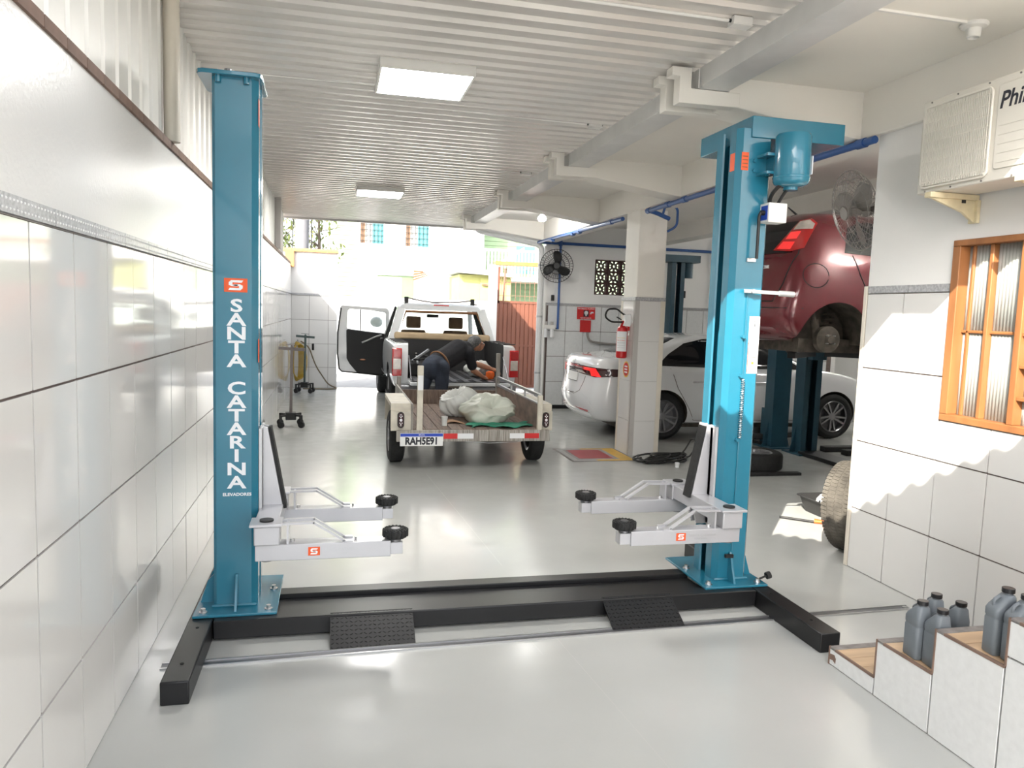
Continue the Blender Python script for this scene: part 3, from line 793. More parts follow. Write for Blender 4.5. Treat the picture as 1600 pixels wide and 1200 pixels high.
# carriages and arms
def carriage(s):
    c = MB()
    X = lambda x: mx(x, s)
    # tapering upright in front of the slot
    car = MB().prism([(X(-0.372), 0.44), (X(-0.30), 0.44), (X(-0.255), 0.60), (X(-0.335), 1.035), (X(-0.372), 1.045)], 'y', 4.10, 4.115).build('carriage', 'arm_grey', lift, bevel=0.002)
    MB().prism([(X(-0.372), 0.44), (X(-0.30), 0.44), (X(-0.255), 0.60), (X(-0.335), 1.035), (X(-0.372), 1.045)], 'y', 4.165, 4.18).build('carriage_web', 'arm_grey', car, bevel=0.002)
    MB().box(*sorted((X(-0.373), X(-0.358))), 4.03, 4.25, 0.44, 1.04).build('carriage_back', 'arm_grey', car, bevel=0.002)
    MB().box(*sorted((X(-0.42), X(-0.358))), 4.07, 4.21, 0.45, 1.03).build('carriage_slide', 'arm_grey', car)
    # rubber door guard along the slanted edge
    MB().bar((X(-0.245), 4.14, 0.60), (X(-0.325), 4.14, 1.035), 0.075, 0.016, up=(1 if s < 0 else -1, 0, 0.2)).build('rubber_guard', 'rubber', car)
    # cross tube carrying both pivots
    tube_ = MB().box(*sorted((X(-0.37), X(-0.255))), 3.79, 4.46, 0.535, 0.622).build('carriage_beam', 'arm_grey', car, bevel=0.004)
    for y in (3.75, 4.40):
        MB().box(*sorted((X(-0.385), X(-0.235))), y - 0.07, y + 0.07, 0.618, 0.632).build('pivot_plate', 'arm_grey', car, bevel=0.003)
        MB().cyl((X(-0.31), y, 0.632), (X(-0.31), y, 0.640), 0.033, n=20).build('pivot_pin', 'trim_black', car)
        MB().box(*sorted((X(-0.365), X(-0.245))), y - 0.06, y + 0.06, 0.525, 0.618).build('pivot_block', 'arm_grey', car, bevel=0.006)
        MB().cyl((X(-0.31), y, 0.435), (X(-0.31), y, 0.455), 0.028, n=14).build('pivot_nut', 'steel_dark', car)
        arm = MB().box(*sorted((X(-0.36), X(0.285))), y - 0.045, y + 0.045, 0.445, 0.525).build('swing_arm', 'arm_grey', lift, bevel=0.003)
        inn = MB().box(*sorted((X(0.20), X(0.345))), y - 0.034, y + 0.034, 0.452, 0.512).build('arm_extension', 'arm_grey', arm, bevel=0.002)
        # brace: flat bar from pivot plate down to the arm
        for dy in (-0.035, 0.035):
            MB().bar((X(-0.24), y + dy, 0.625), (X(-0.085), y + dy, 0.628), 0.022, 0.010).bar((X(-0.09), y + dy, 0.629), (X(0.06), y + dy, 0.533), 0.022, 0.010).bar((X(0.05), y + dy, 0.531), (X(0.10), y + dy, 0.529), 0.022, 0.010).build('arm_brace', 'arm_grey', arm, fix=False)
        MB().box(*sorted((X(-0.215), X(-0.205))), y - 0.04, y + 0.04, 0.525, 0.625).build('brace_post', 'arm_grey', arm)
        MB().cyl((X(-0.19), y, 0.525), (X(-0.19), y, 0.54), 0.011, n=8).build('arm_bolt', 'steel', arm)
        MB().cyl((X(0.115), y, 0.525), (X(0.115), y, 0.54), 0.006, n=8).build('arm_bolt', 'steel', arm)
        px, pz = X(0.31), 0.545
        pad = MB().cyl((px, y, 0.505), (px, y, 0.532), 0.030).build('pad_stem', 'steel_dark', arm)
        prof_ = [(0.0, 0.530), (0.052, 0.530), (0.058, 0.536), (0.062, 0.545), (0.062, 0.566), (0.057, 0.574), (0.0, 0.574)]
        pd = MB().lathe(prof_, 28, Matrix.Translation((px, y, 0))).build('lifting_pad', 'rubber', arm)
        tk = MB()
        for k in range(18):
            a = 2 * PI * k / 18
            tk.bar((px + 0.061 * math.cos(a), y + 0.061 * math.sin(a), 0.538), (px + 0.061 * math.cos(a), y + 0.061 * math.sin(a), 0.572), 0.009, 0.008, up=(math.cos(a), math.sin(a), 0))
            tk.bar((px + 0.036 * math.cos(a), y + 0.036 * math.sin(a), 0.575), (px + 0.056 * math.cos(a), y + 0.056 * math.sin(a), 0.575), 0.008, 0.004)
        tk.build('pad_tread', 'rubber', pd, fix=False)
        MB().cyl((px, y, 0.572), (px, y, 0.577), 0.022, n=16).build('pad_screw', 'steel_dark', pd)
        if y < 4:
            xc = -0.085 if s < 0 else 1.855
            logo(arm, xc - 0.028, xc + 0.028, 0.466, 0.508, y - 0.045)
            text('arm_lettering', 'SANTA CATARINA', 0.019, facing((xc + 0.13, y - 0.0452, 0.492), (1, 0, 0), (0, 0, 1)), 'galv', arm, ext=0.0004)
            text('arm_lettering', 'ELEVADORES', 0.013, facing((xc + 0.12, y - 0.0452, 0.473), (1, 0, 0), (0, 0, 1)), 'galv', arm, ext=0.0004)
carriage(-1); carriage(1)

# steel strip drain across the floor
dr = thing('floor_channel', 'long narrow steel drain channel set across the grey floor', 'drain', (1.2, 3.6, 0))
MB().bar((-0.76, 3.60, 0.0015), (3.36, 3.70, 0.0015), 0.05, 0.003).build('channel_bed', 'steel_dark', dr)
for d in (-0.026, 0.026):
    MB().bar((-0.76, 3.60 + d, 0.004), (3.36, 3.70 + d, 0.004), 0.007, 0.008).build('channel_lip', 'steel', dr)
MB().cyl((3.33, 3.699, 0.002), (3.33, 3.699, 0.008), 0.014).build('screw', 'steel', dr)
# ================================================================ CEILING FIXTURES, PIPES, WALL FITTINGS
def led_panel(label, y):
    t = thing('led_panel', label, 'ceiling light', (0.575, y, ROOF_Z - 0.08), 'square LED panels under the metal roof')
    z = ROOF_Z - 0.075
    mb = MB(); a = 0.31; w_ = 0.014
    for x0, x1, y0, y1 in ((-a, a, -a, -a + w_), (-a, a, a - w_, a), (-a, -a + w_, -a + w_, a - w_), (a - w_, a, -a + w_, a - w_)):
        mb.box(0.575 + x0, 0.575 + x1, y + y0, y + y1, z, ROOF_Z - 0.002)
    mb.build('frame', 'white_plastic', t, fix=False)
    MB().box(0.575 - a + w_, 0.575 + a - w_, y - a + w_, y + a - w_, z + 0.006, z + 0.010).build('diffuser', 'diffuser', t)
    return t
led_panel('square lit LED panel under the metal roof, nearer to the viewer', 5.36)
led_panel('square lit LED panel under the metal roof, far one above the pickup', 10.6)
for i, (x, y, lab, x1) in enumerate(((-0.74, 5.68, 'small cream junction box on the roof sheet above the lettered column', 0.26), (2.09, 3.82, 'small cream junction box by the gutter, closest to the viewer', 0.5),
                                 (2.10, 6.18, 'small cream junction box by the gutter, second from the viewer', 0.90), (2.10, 8.53, 'small cream junction box by the gutter, farthest from the viewer', 1.2))):
    t = thing('junction_box', lab, 'junction box', (x, y, ROOF_Z - 0.04), 'junction boxes on the roof')
    MB().box(x - 0.055, x + 0.055, y - 0.035, y + 0.035, ROOF_Z - 0.042, ROOF_Z - 0.001).build('box', 'white_plastic', t, bevel=0.003)
    MB().box(x - 0.058, x + 0.058, y - 0.038, y + 0.038, ROOF_Z - 0.047, ROOF_Z - 0.042).build('lid', 'white_plastic', t, bevel=0.002)
    sx = 1 if x1 > x else -1
    MB().tube([(x + sx * 0.055, y, ROOF_Z - 0.02), (x1, y - 0.0, ROOF_Z - 0.012)], 0.009, 8).build('conduit', 'white_plastic', t)
    for s2 in (-1, 1): MB().cyl((x + s2 * 0.055, y, ROOF_Z - 0.02), (x + s2 * 0.068, y, ROOF_Z - 0.02), 0.010, n=8).build('gland', 'trim_black', t)
t = thing('lamp_holder', 'empty white ceiling lamp holder with surface conduit on the right-hand slab', 'lamp holder', (3.18, 3.40, 3.23))
MB().lathe([(0.0, 3.232), (0.065, 3.232), (0.068, 3.222), (0.06, 3.212), (0.036, 3.205), (0.033, 3.165), (0.028, 3.16), (0.026, 3.165), (0.026, 3.20), (0, 3.20)], 24, Matrix.Translation((3.18, 3.40, 0))).build('rose', 'white_plastic', t)
MB().box(2.55, 3.115, 3.375, 3.392, 3.218, 3.231).build('conduit', 'white_plastic', t)
t = thing('light_bulb', 'lit round white bulb hanging under the slab near the far fan', 'light bulb', (2.98, 11.0, 3.0))
MB().cyl((2.98, 11.0, 3.23), (2.98, 11.0, 3.13), 0.022, n=12).build('socket', 'white_plastic', t)
MB().lathe([(0.0, 3.03), (0.04, 3.035), (0.062, 3.06), (0.06, 3.085), (0.035, 3.115), (0.02, 3.13)], 18, Matrix.Translation((2.98, 11.0, 0))).build('bulb', 'bulb_glow', t)
# fill bulbs added out of view to brighten the workshop bay
for i, (x, y) in enumerate(((5.4, 5.0), (7.6, 8.0), (9.2, 11.4))):
    t = thing('fill_bulb', 'added unseen fill bulb under the workshop slab, ' + ('behind the office corner', 'above the red car bonnet', 'above the saloon bonnet')[i], 'light bulb', (x, y, 3.1), 'added fill bulbs in the workshop bay')
    MB().cyl((x, y, 3.23), (x, y, 3.16), 0.03, n=12).build('socket', 'white_plastic', t)
    MB().lathe([(0.0, 3.06), (0.06, 3.065), (0.075, 3.10), (0.06, 3.14), (0.03, 3.16)], 18, Matrix.Translation((x, y, 0))).build('bulb', 'bulb_glow', t)

# ---- blue compressed-air pipes
t = thing('air_pipe', 'blue compressed-air pipe running along the beam from wall to pillar', 'pipe', (3.43, 6.4, 2.86))
MB().tube([(3.44, 4.42, 2.885), (3.44, 8.12, 2.868)], 0.026, 12).build('pipe', 'pipe_blue', t)
for y in (4.55, 6.0, 7.2, 7.6, 8.1): MB().cyl((3.44, y - 0.04, 2.885 - (y - 4.42) * 0.0046), (3.44, y + 0.04, 2.885 - (y - 4.42) * 0.0046), 0.033, n=12).build('coupling', 'pipe_blue', t)
MB().tube(bent([(3.44, 8.10, 2.868), (3.56, 8.14, 2.85), (3.72, 8.16, 2.80)], 0.03), 0.024, 10).build('stub', 'pipe_blue', t)
MB().tube(bent([(3.62, 8.12, 2.84), (3.64, 8.10, 2.95), (3.80, 8.12, 2.93), (3.82, 8.16, 2.72), (3.72, 8.2, 2.66)], 0.06), 0.014, 8).build('hose', 'pipe_blue', t)
t = thing('air_pipe', 'blue compressed-air pipe from the pillar to the far fan wall', 'pipe', (3.43, 10.9, 2.86))
MB().tube([(3.44, 8.9, 2.865), (3.44, 12.88, 2.90)], 0.026, 12).build('pipe', 'pipe_blue', t)
for y in (9.3, 10.6, 10.9, 12.0): MB().cyl((3.44, y - 0.04, 2.868), (3.44, y + 0.04, 2.868), 0.033, n=12).build('coupling', 'pipe_blue', t)
t = thing('air_pipe', 'blue compressed-air pipe along the back wall with a vertical drop', 'pipe', (4.0, 12.93, 2.9))
MB().tube([(3.50, 12.94, 2.91), (8.9, 12.94, 2.90)], 0.026, 12).build('pipe', 'pipe_blue', t)
MB().tube([(3.86, 12.92, 2.91), (3.86, 12.92, 1.40)], 0.021, 10).build('drop', 'pipe_blue', t)
MB().cyl((3.86, 12.93, 2.86), (3.86, 12.93, 2.96), 0.034, n=12).build('tee', 'pipe_blue', t)
MB().tube(bent([(6.85, 12.93, 2.5), (6.85, 12.93, 3.02), (6.95, 12.92, 3.10), (7.0, 12.9, 2.7), (6.9, 12.92, 2.4), (6.87, 12.92, 1.9)], 0.05), 0.018, 8).build('drop_hose', 'pipe_blue', t)
t = thing('air_regulator', 'grey air filter and regulator unit on the tiled back wall', 'regulator', (3.66, 12.96, 1.3))
MB().box(3.60, 3.82, 12.91, 12.985, 1.40, 1.47).build('manifold', 'white_plastic', t, bevel=0.004)
for x in (3.65, 3.76):
    MB().cyl((x, 12.94, 1.25), (x, 12.94, 1.41), 0.032, n=14).build('bowl', 'paper_white', t)
    MB().cyl((x, 12.94, 1.47), (x, 12.94, 1.53), 0.024, n=14).build('knob', 'post_grey', t)
MB().tube([(3.82, 12.94, 1.41), (3.88, 12.93, 1.41)], 0.012, 8).build('nipple', 'trim_black', t)

# ---- fans
def fan(name, label, c, axis, R, cage_mat, blade_mat, a0, extra):
    t = thing(name, label, 'fan', c, 'wall fans')
    ax = Vector(axis).normalized(); z = Vector((0, 0, 1)); u = z.cross(ax).normalized(); v = ax.cross(u).normalized(); c = Vector(c)
    def P(r, a, h): return c + (u * math.cos(a) + v * math.sin(a)) * r + ax * h
    cage = MB(); NW = 36
    for hs, dep in ((1, 0.09), (-1, -0.09)):
        for k in range(NW):
            a = 2 * PI * k / NW
            path = [P(R * q, a + 0.25 * (1 - q) * hs, dep * (1 - q ** 3)) for q in (0.18, 0.45, 0.72, 0.9, 1.0)]
            cage.tube(path, 0.0022, 4, caps=False)
        for q in (0.18, 0.5, 0.78):
            cage.tube([P(R * q, 2 * PI * k / 24, dep * (1 - q ** 3)) for k in range(24)], 0.003, 4, closed=True)
    cage.tube([P(R, 2 * PI * k / 40, 0) for k in range(40)], 0.006, 6, closed=True)
    cage.build('cage', cage_mat, t, fix=False)
    for k in range(3):
        a = a0 + 2 * PI * k / 3
        rows = []
        for q, w_, tw in ((0.14, 0.05, 0.5), (0.35, 0.085, 0.45), (0.6, 0.10, 0.36), (0.82, 0.075, 0.3), (0.9, 0.03, 0.28)):
            rad = u * math.cos(a + (q - .14) * .35) + v * math.sin(a + (q - .14) * .35); tan = ax.cross(rad)
            rows.append([c + rad * R * q + tan * (w_ * e) + ax * (0.04 * e * tw * 2) for e in (-0.8, -0.4, 0, 0.4, 0.8)])
        mb = MB().grid(rows); b = mb.build('blade', blade_mat, t, fix=False)
        sd = b.modifiers.new('solid', 'SOLIDIFY'); sd.thickness = 0.004
    MB().cyl(c + ax * 0.045, c - ax * 0.03, 0.035, 0.045, n=18).build('hub', blade_mat, t)
    MB().cyl(c - ax * 0.08, c - ax * 0.20, 0.07, 0.055, n=20).build('motor', cage_mat if extra else blade_mat, t)
    MB().cyl(c + ax * 0.088, c + ax * 0.10, 0.05, n=20).build('badge', blade_mat, t)
    return t, u, v, ax, Vector(c)
t, u, v, ax, c = fan('wall_fan', 'black three-blade wall fan beside the white downpipe', (3.74, 12.72, 2.50), (-0.25, -1, -0.05), 0.285, 'fan_black', 'fan_black', 1.35, 0)
MB().tube(bent([c - ax * 0.18, (3.80, 12.93, 2.50), (3.80, 12.99, 2.50)], 0.02), 0.018, 8).build('bracket', 'fan_black', t)
MB().tube(bent([(3.78, 12.95, 2.42), (3.79, 12.93, 2.1), (3.76, 12.93, 2.0)], 0.02), 0.005, 6).build('cord', 'paper_white', t)
MB().box(3.73, 3.78, 12.92, 12.96, 1.90, 2.0).build('switch', 'trim_black', t, bevel=0.004)
t, u, v, ax, c = fan('wall_fan', 'grey wall fan with a paper label beside the raised red car', (3.92, 5.20, 2.55), (-1, 0.12, -0.30), 0.31, 'fan_grey', 'fan_grey', 0.4, 1)
MB().tube(bent([c - ax * 0.18, (4.14, 5.0, 2.58), (4.14, 4.45, 2.58)], 0.04), 0.022, 8).build('bracket', 'fan_black', t)
MB().box(4.02, 4.12, 5.10, 5.105, 2.50, 2.62).build('motor_box', 'fan_black', t)
MB().box(4.005, 4.105, 5.085, 5.09, 2.50, 2.63).build('paper_label', 'paper_white', t)

# ---- air conditioner on the right wall
t = thing('air_conditioner', 'cream outdoor air-conditioner unit with slatted grille on the right wall', 'air conditioner', (3.35, 3.4, 2.41))
AX, AY0, AY1, AZ0, AZ1 = 3.20, 2.90, 3.745, 2.415, 2.925
body = MB().box(AX + 0.012, 3.47, AY0, AY1, AZ0, AZ1).build('casing', 'ac_body', t, bevel=0.008)
GY0, GY1, GZ0, GZ1 = 3.265, 3.71, 2.445, 2.885
MB().prism(rrect(GY0, GY1, GZ0, GZ1, 0.03, 4), 'x', AX + 0.004, AX + 0.0125).build('grille_recess', 'ac_body', t)
MB().prism(rrect(GY0 + 0.012, GY1 - 0.012, GZ0 + 0.012, GZ1 - 0.012, 0.025, 4), 'x', AX + 0.002, AX + 0.0045).build('grille_shadow', 'trolley_paint', t)  # dark sheet: shadow gaps between the slats put in as colour
pts = rrect(GY0, GY1, GZ0, GZ1, 0.03, 4)
MB().tube([(AX + 0.002, a, b) for a, b in pts], 0.007, 6, closed=True).build('grille_rim', 'ac_body', t)
nsl = 38
src = None
for k in range(nsl):
    y = GY0 + 0.014 + (GY1 - GY0 - 0.028) * k / (nsl - 1)
    if src is None:
        src = MB().box(AX - 0.006, AX + 0.003, -0.0024, 0.0024, GZ0 + 0.01, GZ1 - 0.01).build('grille_slat', 'ac_body', t, smooth=0); o = src
    else:
        o = src.copy(); C.objects.link(o)
    o.matrix_parent_inverse = Matrix.Translation(Vector(t.location)).inverted(); o.location = (0, y, 0)
for k in range(8):
    z = GZ0 + 0.03 + k * 0.054
    MB().box(AX - 0.004, AX + 0.003, GY0 + 0.005, GY1 - 0.005, z - 0.0018, z + 0.0018).build('grille_crossbar', 'ac_body', t)
MB().prism(rrect(2.93, 3.235, 2.47, 2.885, 0.02, 3), 'x', AX + 0.006, AX + 0.014).build('front_panel', 'ac_body', t, bevel=0.003)
for y in (2.98, 3.12, 3.30, 3.5, 3.68):
    MB().cyl((AX + 0.014, y, AZ1 - 0.014), (AX + 0.008, y, AZ1 - 0.014), 0.005, n=8).cyl((AX + 0.014, y, AZ0 + 0.012), (AX + 0.008, y, AZ0 + 0.012), 0.005, n=8).build('screw', 'stone_strip', t)
text('brand_lettering', 'Philco', 0.115, facing((AX + 0.0055, 3.225, 2.80), (0, -1, 0), (0, 0, 1)), 'letter_dark', t, bold=0.002, align='LEFT', font_shear=0.2, xs=0.9)
for k in range(5):
    MB().box(AX + 0.0035, AX + 0.0065, 2.95, 3.215, 2.50 + k * 0.045, 2.504 + k * 0.045).build('panel_rib', 'ac_body', t)
for y, lab in ((3.61, 'cream steel wall bracket under the far end of the air conditioner'), (3.04, 'cream steel wall bracket under the near end of the air conditioner')):
    b = thing('wall_bracket', lab, 'bracket', (3.5, y, 2.3), 'air conditioner brackets')
    MB().bar((3.17, y, 2.398), (3.49, y, 2.398), 0.05, 0.03).build('arm', 'cream_metal', b, bevel=0.003)
    MB().prism([(3.18, 2.384), (3.494, 2.384), (3.494, 2.27), (3.47, 2.268), (3.40, 2.315)], 'y', y - 0.010, y + 0.010).build('web', 'cream_metal', b, bevel=0.003)
    MB().box(3.476, 3.497, y - 0.03, y + 0.03, 2.26, 2.385).build('wall_plate', 'cream_metal', b, bevel=0.002)
    MB().cyl((3.40, y, 2.365), (3.40, y, 2.384), 0.018, n=10).build('rubber_foot', 'rubber', b)

# ---- wooden window with fluted glass
win = sroot('window_1')
fx0, fx1 = XR - 0.022, XR + 0.09
def wbar(y0, y1, z0, z1, x0=fx0, x1=fx1, nm='frame_bar'): return MB().box(x0, x1, y0, y1, z0, z1).build(nm, 'wood_frame', win, bevel=0.004)
wbar(WY0, WY1, WZ1 - 0.035, WZ1); wbar(WY0, WY1, WZ0, WZ0 + 0.04)
wbar(WY1 - 0.055, WY1, WZ0 + 0.04, WZ1 - 0.035); wbar(WY0, WY0 + 0.05, WZ0 + 0.04, WZ1 - 0.035)
wbar(3.624, 3.643, WZ0 + 0.04, WZ1 - 0.035, XR + 0.03, XR + 0.085, 'sash_stile')
wbar(3.478, 3.503, WZ0 + 0.04, WZ1 - 0.035, XR + 0.01, XR + 0.085, 'mullion')
wbar(3.245, 3.285, WZ0 + 0.04, WZ1 - 0.035, XR - 0.01, XR + 0.085, 'mullion')
wbar(3.285, 3.675, 1.645, 1.662, XR + 0.03, XR + 0.075, 'glazing_bar')
for z in (1.30, 1.47, 1.64, 1.81, 1.98): wbar(WY0 + 0.05, 3.245, z, z + 0.022, XR + 0.0, XR + 0.075, 'glazing_bar')
def fluted(y0, y1, z0, z1, p=0.021):
    n_ = int((y1 - y0) / p * 4); rows = []
    for xs_, sg in ((XR + 0.05, 1), ):
        pr = [(xs_ - 0.004 * abs(math.sin(PI * (k / 4.0))), y0 + (y1 - y0) * k / n_) for k in range(n_ + 1)]
        rows = [[(x, y, z) for x, y in pr] for z in (z0, z1)]
    o = MB().grid(rows).build('fluted_pane', 'fluted_glass', win, fix=False, smooth=60)
    sd = o.modifiers.new('solid', 'SOLIDIFY'); sd.thickness = 0.004
zs = [(WZ0 + 0.04, 1.645), (1.662, WZ1 - 0.035)]
for a, b in zs: fluted(3.503, 3.675, a, b); fluted(3.285, 3.478, a, b)
zz = [WZ0 + 0.04, 1.30, 1.322, 1.47, 1.492, 1.64, 1.662, 1.81, 1.832, 1.98, 2.002, WZ1 - 0.035]
for k in range(6): fluted(WY0 + 0.05, 3.245, zz[2 * k], zz[2 * k + 1])
MB().box(XR + 0.16, XR + 0.165, WY0 - 0.1, WY1 + 0.1, WZ0 - 0.1, WZ1 + 0.1).build('curtain', 'curtain', win)

# ---- tiled steps on the right
stp = sroot('floor_steps')
SZ = [0.09, 0.265, 0.452, 0.635, 0.815, 0.995, 1.175]
SY = [3.13, 2.815, 2.49, 2.163, 1.84, 1.51, 1.18, 0.2]
SX = 2.40
for k, z in enumerate(SZ):
    y1, y0 = SY[k], SY[k + 1]
    core = MB().box(SX + 0.012, XR - 0.012, y0 + (0.0 if k < 6 else 0), y1 - 0.010, 0, z - 0.010).build('step_core', 'grout', stp)
    zb = 0.0
    # side tiles, cut to the step outline
    cuts = [0.0] + [c_ for c_ in (0.49, ) if c_ < z - 0.06] + [z - 0.008]
    for a, b in zip(cuts[:-1], cuts[1:]):
        MB().box(SX, SX + 0.012, y0 + 0.004, y1 - 0.004, a + 0.003, b - 0.003).build('side_tile', 'tile_old', stp, bevel=0.0015, seg=1)
    # riser facing the floor
    zprev = SZ[k - 1] if k else 0.0
    MB().box(SX + 0.014, XR - 0.014, y1 - 0.012, y1 - 0.001, zprev, z - 0.008).build('riser_tile', 'tile_old', stp)
    MB().box(SX - 0.001, XR - 0.013, y1 - 0.045, y1, z - 0.008, z).build('nosing_strip', 'stone_strip', stp, bevel=0.002)
    MB().box(SX - 0.003, SX + 0.006, y0, y1 - 0.045, z - 0.010, z + 0.001).build('edge_profile', 'ledge_brick', stp)
    MB().box(SX - 0.003, SX + 0.008, y1 - 0.007, y1 + 0.001, zprev, z).build('edge_profile', 'ledge_brick', stp)
    n_ = 3 if k < 6 else 8
    w_ = (y1 - 0.047 - y0) / n_
    for j in range(n_):
        MB().box(SX + 0.007, XR - 0.013, y0 + j * w_ + 0.001, y0 + (j + 1) * w_ - 0.001, z - 0.010, z - random.uniform(0.0005, 0.002)).build('tread_plank', 'wood_tread', stp)
MB().prism([(3.08, 0.02), (3.10, 0.03), (3.125, 0.025), (3.12, 0.055), (3.09, 0.06), (3.078, 0.045)], 'x', SX - 0.0015, SX + 0.001).build('chipped_patch', 'ledge_brick', stp)

# ---- oil bottles on the steps
def oil_bottle():
    t = thing('oil_bottle', '', 'bottle', (0, 0, 0), 'grey oil bottles on the steps')
    rows = []
    for z, x0, x1, y0, y1, r in ((0, -.042, .042, -.030, .030, .010), (.006, -.046, .046, -.034, .034, .014), (.135, -.046, .046, -.034, .034, .014), (.139, -.044, .044, -.032, .032, .013), (.144, -.044, .044, -.032, .032, .013), (.148, -.046, .046, -.034, .034, .014),
                                 (.172, -.046, .046, -.034, .034, .014), (.188, -.044, .036, -.033, .033, .016), (.222, -.042, .002, -.029, .029, .018), (.230, -.038, -.004, -.023, .023, .0165)):
        rows.append([(x, y, z) for x, y in rrect(x0, x1, y0, y1, r, 4)])
    mb = MB().grid(rows, closed_u=True); K = len(rows[0])
    mb.f += [tuple(range(K - 1, -1, -1)), tuple((len(rows) - 1) * K + k for k in range(K))]
    mb.build('body', 'jug_grey', t, smooth=50)
    MB().tube(bent([(0.030, 0, 0.186), (0.040, 0, 0.205), (0.012, 0, 0.222)], 0.02), 0.007, 8).build('handle_rib', 'jug_grey', t)
    MB().cyl((-0.021, 0, 0.228), (-0.021, 0, 0.236), 0.0165, n=20).build('neck', 'jug_grey', t)
    MB().cyl((-0.021, 0, 0.236), (-0.021, 0, 0.254), 0.0225, n=24).build('cap', 'jug_cap', t, bevel=0.002)
    return t
b0 = oil_bottle()
spots = [((2.448, 2.638, SZ[1]), 1.45, 'grey oil bottle on the second step, outer left one of four'),
         ((2.458, 2.541, SZ[1]), 1.45, 'grey oil bottle on the second step, nearest of four to the riser edge'),
         ((2.575, 2.700, SZ[1]), 1.4, 'grey oil bottle on the second step, rearmost of four'),
         ((2.605, 2.600, SZ[1]), 1.5, 'grey oil bottle on the second step, rightmost of four'),
         ((2.468, 2.262, SZ[2]), 3.0, 'grey oil bottle on the third step, left one of two'),
         ((2.475, 2.186, SZ[2]), 3.0, 'grey oil bottle on the third step, right one of two')]
for k, (l, rz, lab) in enumerate(spots):
    o = b0 if k == 0 else copy_tree(b0)
    place(o, l, rz, lab)

# ---- pillar fittings: extinguisher, signs
t = thing('fire_extinguisher', 'red fire extinguisher with black hose hanging on the tiled pillar', 'fire extinguisher', (3.375, 8.60, 1.17))
ex = (3.385, 8.60)
MB().lathe([(0, 1.165), (0.055, 1.168), (0.066, 1.18), (0.066, 1.50), (0.058, 1.535), (0.03, 1.555), (0.022, 1.575), (0.0, 1.575)], 24, Matrix.Translation((*ex, 0))).build('cylinder', 'red_gloss', t)
rows = [[(ex[0] + 0.0675 * math.cos(a), ex[1] + 0.0675 * math.sin(a), z) for a in np.linspace(math.radians(185), math.radians(305), 10)] for z in (1.25, 1.49)]
lb = MB().grid(rows).build('label', 'paper_white', t, fix=False)
for k in range(5):
    rows = [[(ex[0] + 0.068 * math.cos(a), ex[1] + 0.068 * math.sin(a), z) for a in np.linspace(math.radians(195), math.radians(285), 6)] for z in (1.29 + 0.03 * k, 1.295 + 0.03 * k)]
    MB().grid(rows).build('label_print', ('galv', 'galv', 'galv', 'orange', 'yellow_label')[k], lb, fix=False)
MB().cyl((*ex, 1.57), (*ex, 1.62), 0.018).build('valve', 'red_gloss', t)
MB().bar((3.36, 8.59, 1.63), (3.29, 8.55, 1.66), 0.018, 0.01).build('grip_lever', 'trim_black', t)
MB().bar((3.38, 8.60, 1.61), (3.31, 8.55, 1.605), 0.018, 0.008).build('carry_handle', 'trim_black', t)
MB().tube(bent([(3.37, 8.58, 1.60), (3.20, 8.50, 1.60), (3.10, 8.46, 1.66), (3.14, 8.48, 1.75), (3.28, 8.54, 1.76), (3.38, 8.60, 1.70), (3.43, 8.50, 1.66)], 0.05), 0.011, 8).build('hose', 'trim_black', t)
MB().prism([(3.35, 1.56), (3.44, 1.55), (3.455, 1.62), (3.44, 1.70), (3.36, 1.69), (3.375, 1.62)], 'y', 8.49, 8.51).build('inspection_tag', 'paper_white', t, bevel=0.004)
MB().box(3.44, 3.468, 8.57, 8.63, 1.50, 1.66).build('wall_hook', 'red_gloss', t)
def disc_sign():
    t = thing('round_sticker', 'oval yellow and red sticker on the pillar below the extinguisher', 'sticker', (3.465, 8.62, 1.03))
    for r, m, dx in ((0.098, 'yellow_label', 0.0), (0.082, 'red_sign', 0.001)):
        MB().prism([(8.62 + r * math.cos(2 * PI * k / 28), 1.03 + r * math.sin(2 * PI * k / 28)) for k in range(28)], 'x', 3.4635 - dx, 3.4650 - dx).build('sticker_face', m, t)
    for z in (1.065, 1.03, 0.995): MB().box(3.461, 3.4626, 8.575, 8.665, z - 0.009, z + 0.009).build('sticker_print', 'paper_white', t)
disc_sign()
t = thing('warning_sign', 'red rectangular warning sign with white lettering on the tiled back wall', 'sign', (4.40, 12.97, 1.7))
MB().box(4.23, 4.57, 12.975, 12.983, 1.59, 1.805).build('plate', 'red_sign', t, bevel=0.002)
text('sign_lettering', 'PROIBIDO FUMAR', 0.040, facing((4.40, 12.9748, 1.778), (1, 0, 0), (0, 0, 1)), 'letter_white', t, ext=0.0005)
text('sign_lettering', 'NESTE LOCAL', 0.034, facing((4.40, 12.9748, 1.613), (1, 0, 0), (0, 0, 1)), 'letter_white', t, ext=0.0005)
MB().box(4.35, 4.45, 12.973, 12.9755, 1.638, 1.75).build('picture_panel', 'letter_dark', t)
MB().prism([(4.40 + 0.036 * math.cos(a), 1.705 + 0.038 * math.sin(a)) for a in np.linspace(0, 2 * PI, 16)[:-1]], 'y', 12.9705, 12.9735).prism([(4.385, 1.68), (4.415, 1.68), (4.412, 1.648), (4.388, 1.648)], 'y', 12.9705, 12.9735).build('skull_mark', 'paper_white', t, fix=False)
MB().prism([(4.47, 1.69), (4.49, 1.725), (4.53, 1.73), (4.545, 1.705), (4.51, 1.70), (4.49, 1.68)], 'y', 12.9725, 12.975).build('smoke_mark', 'paper_white', t)
tag(MB().box(4.295, 4.50, 12.975, 12.983, 1.36, 1.575).build('plain_sign', 'red_sign', bevel=0.002), 'plain dark red square plate under the red warning sign', 'sign')
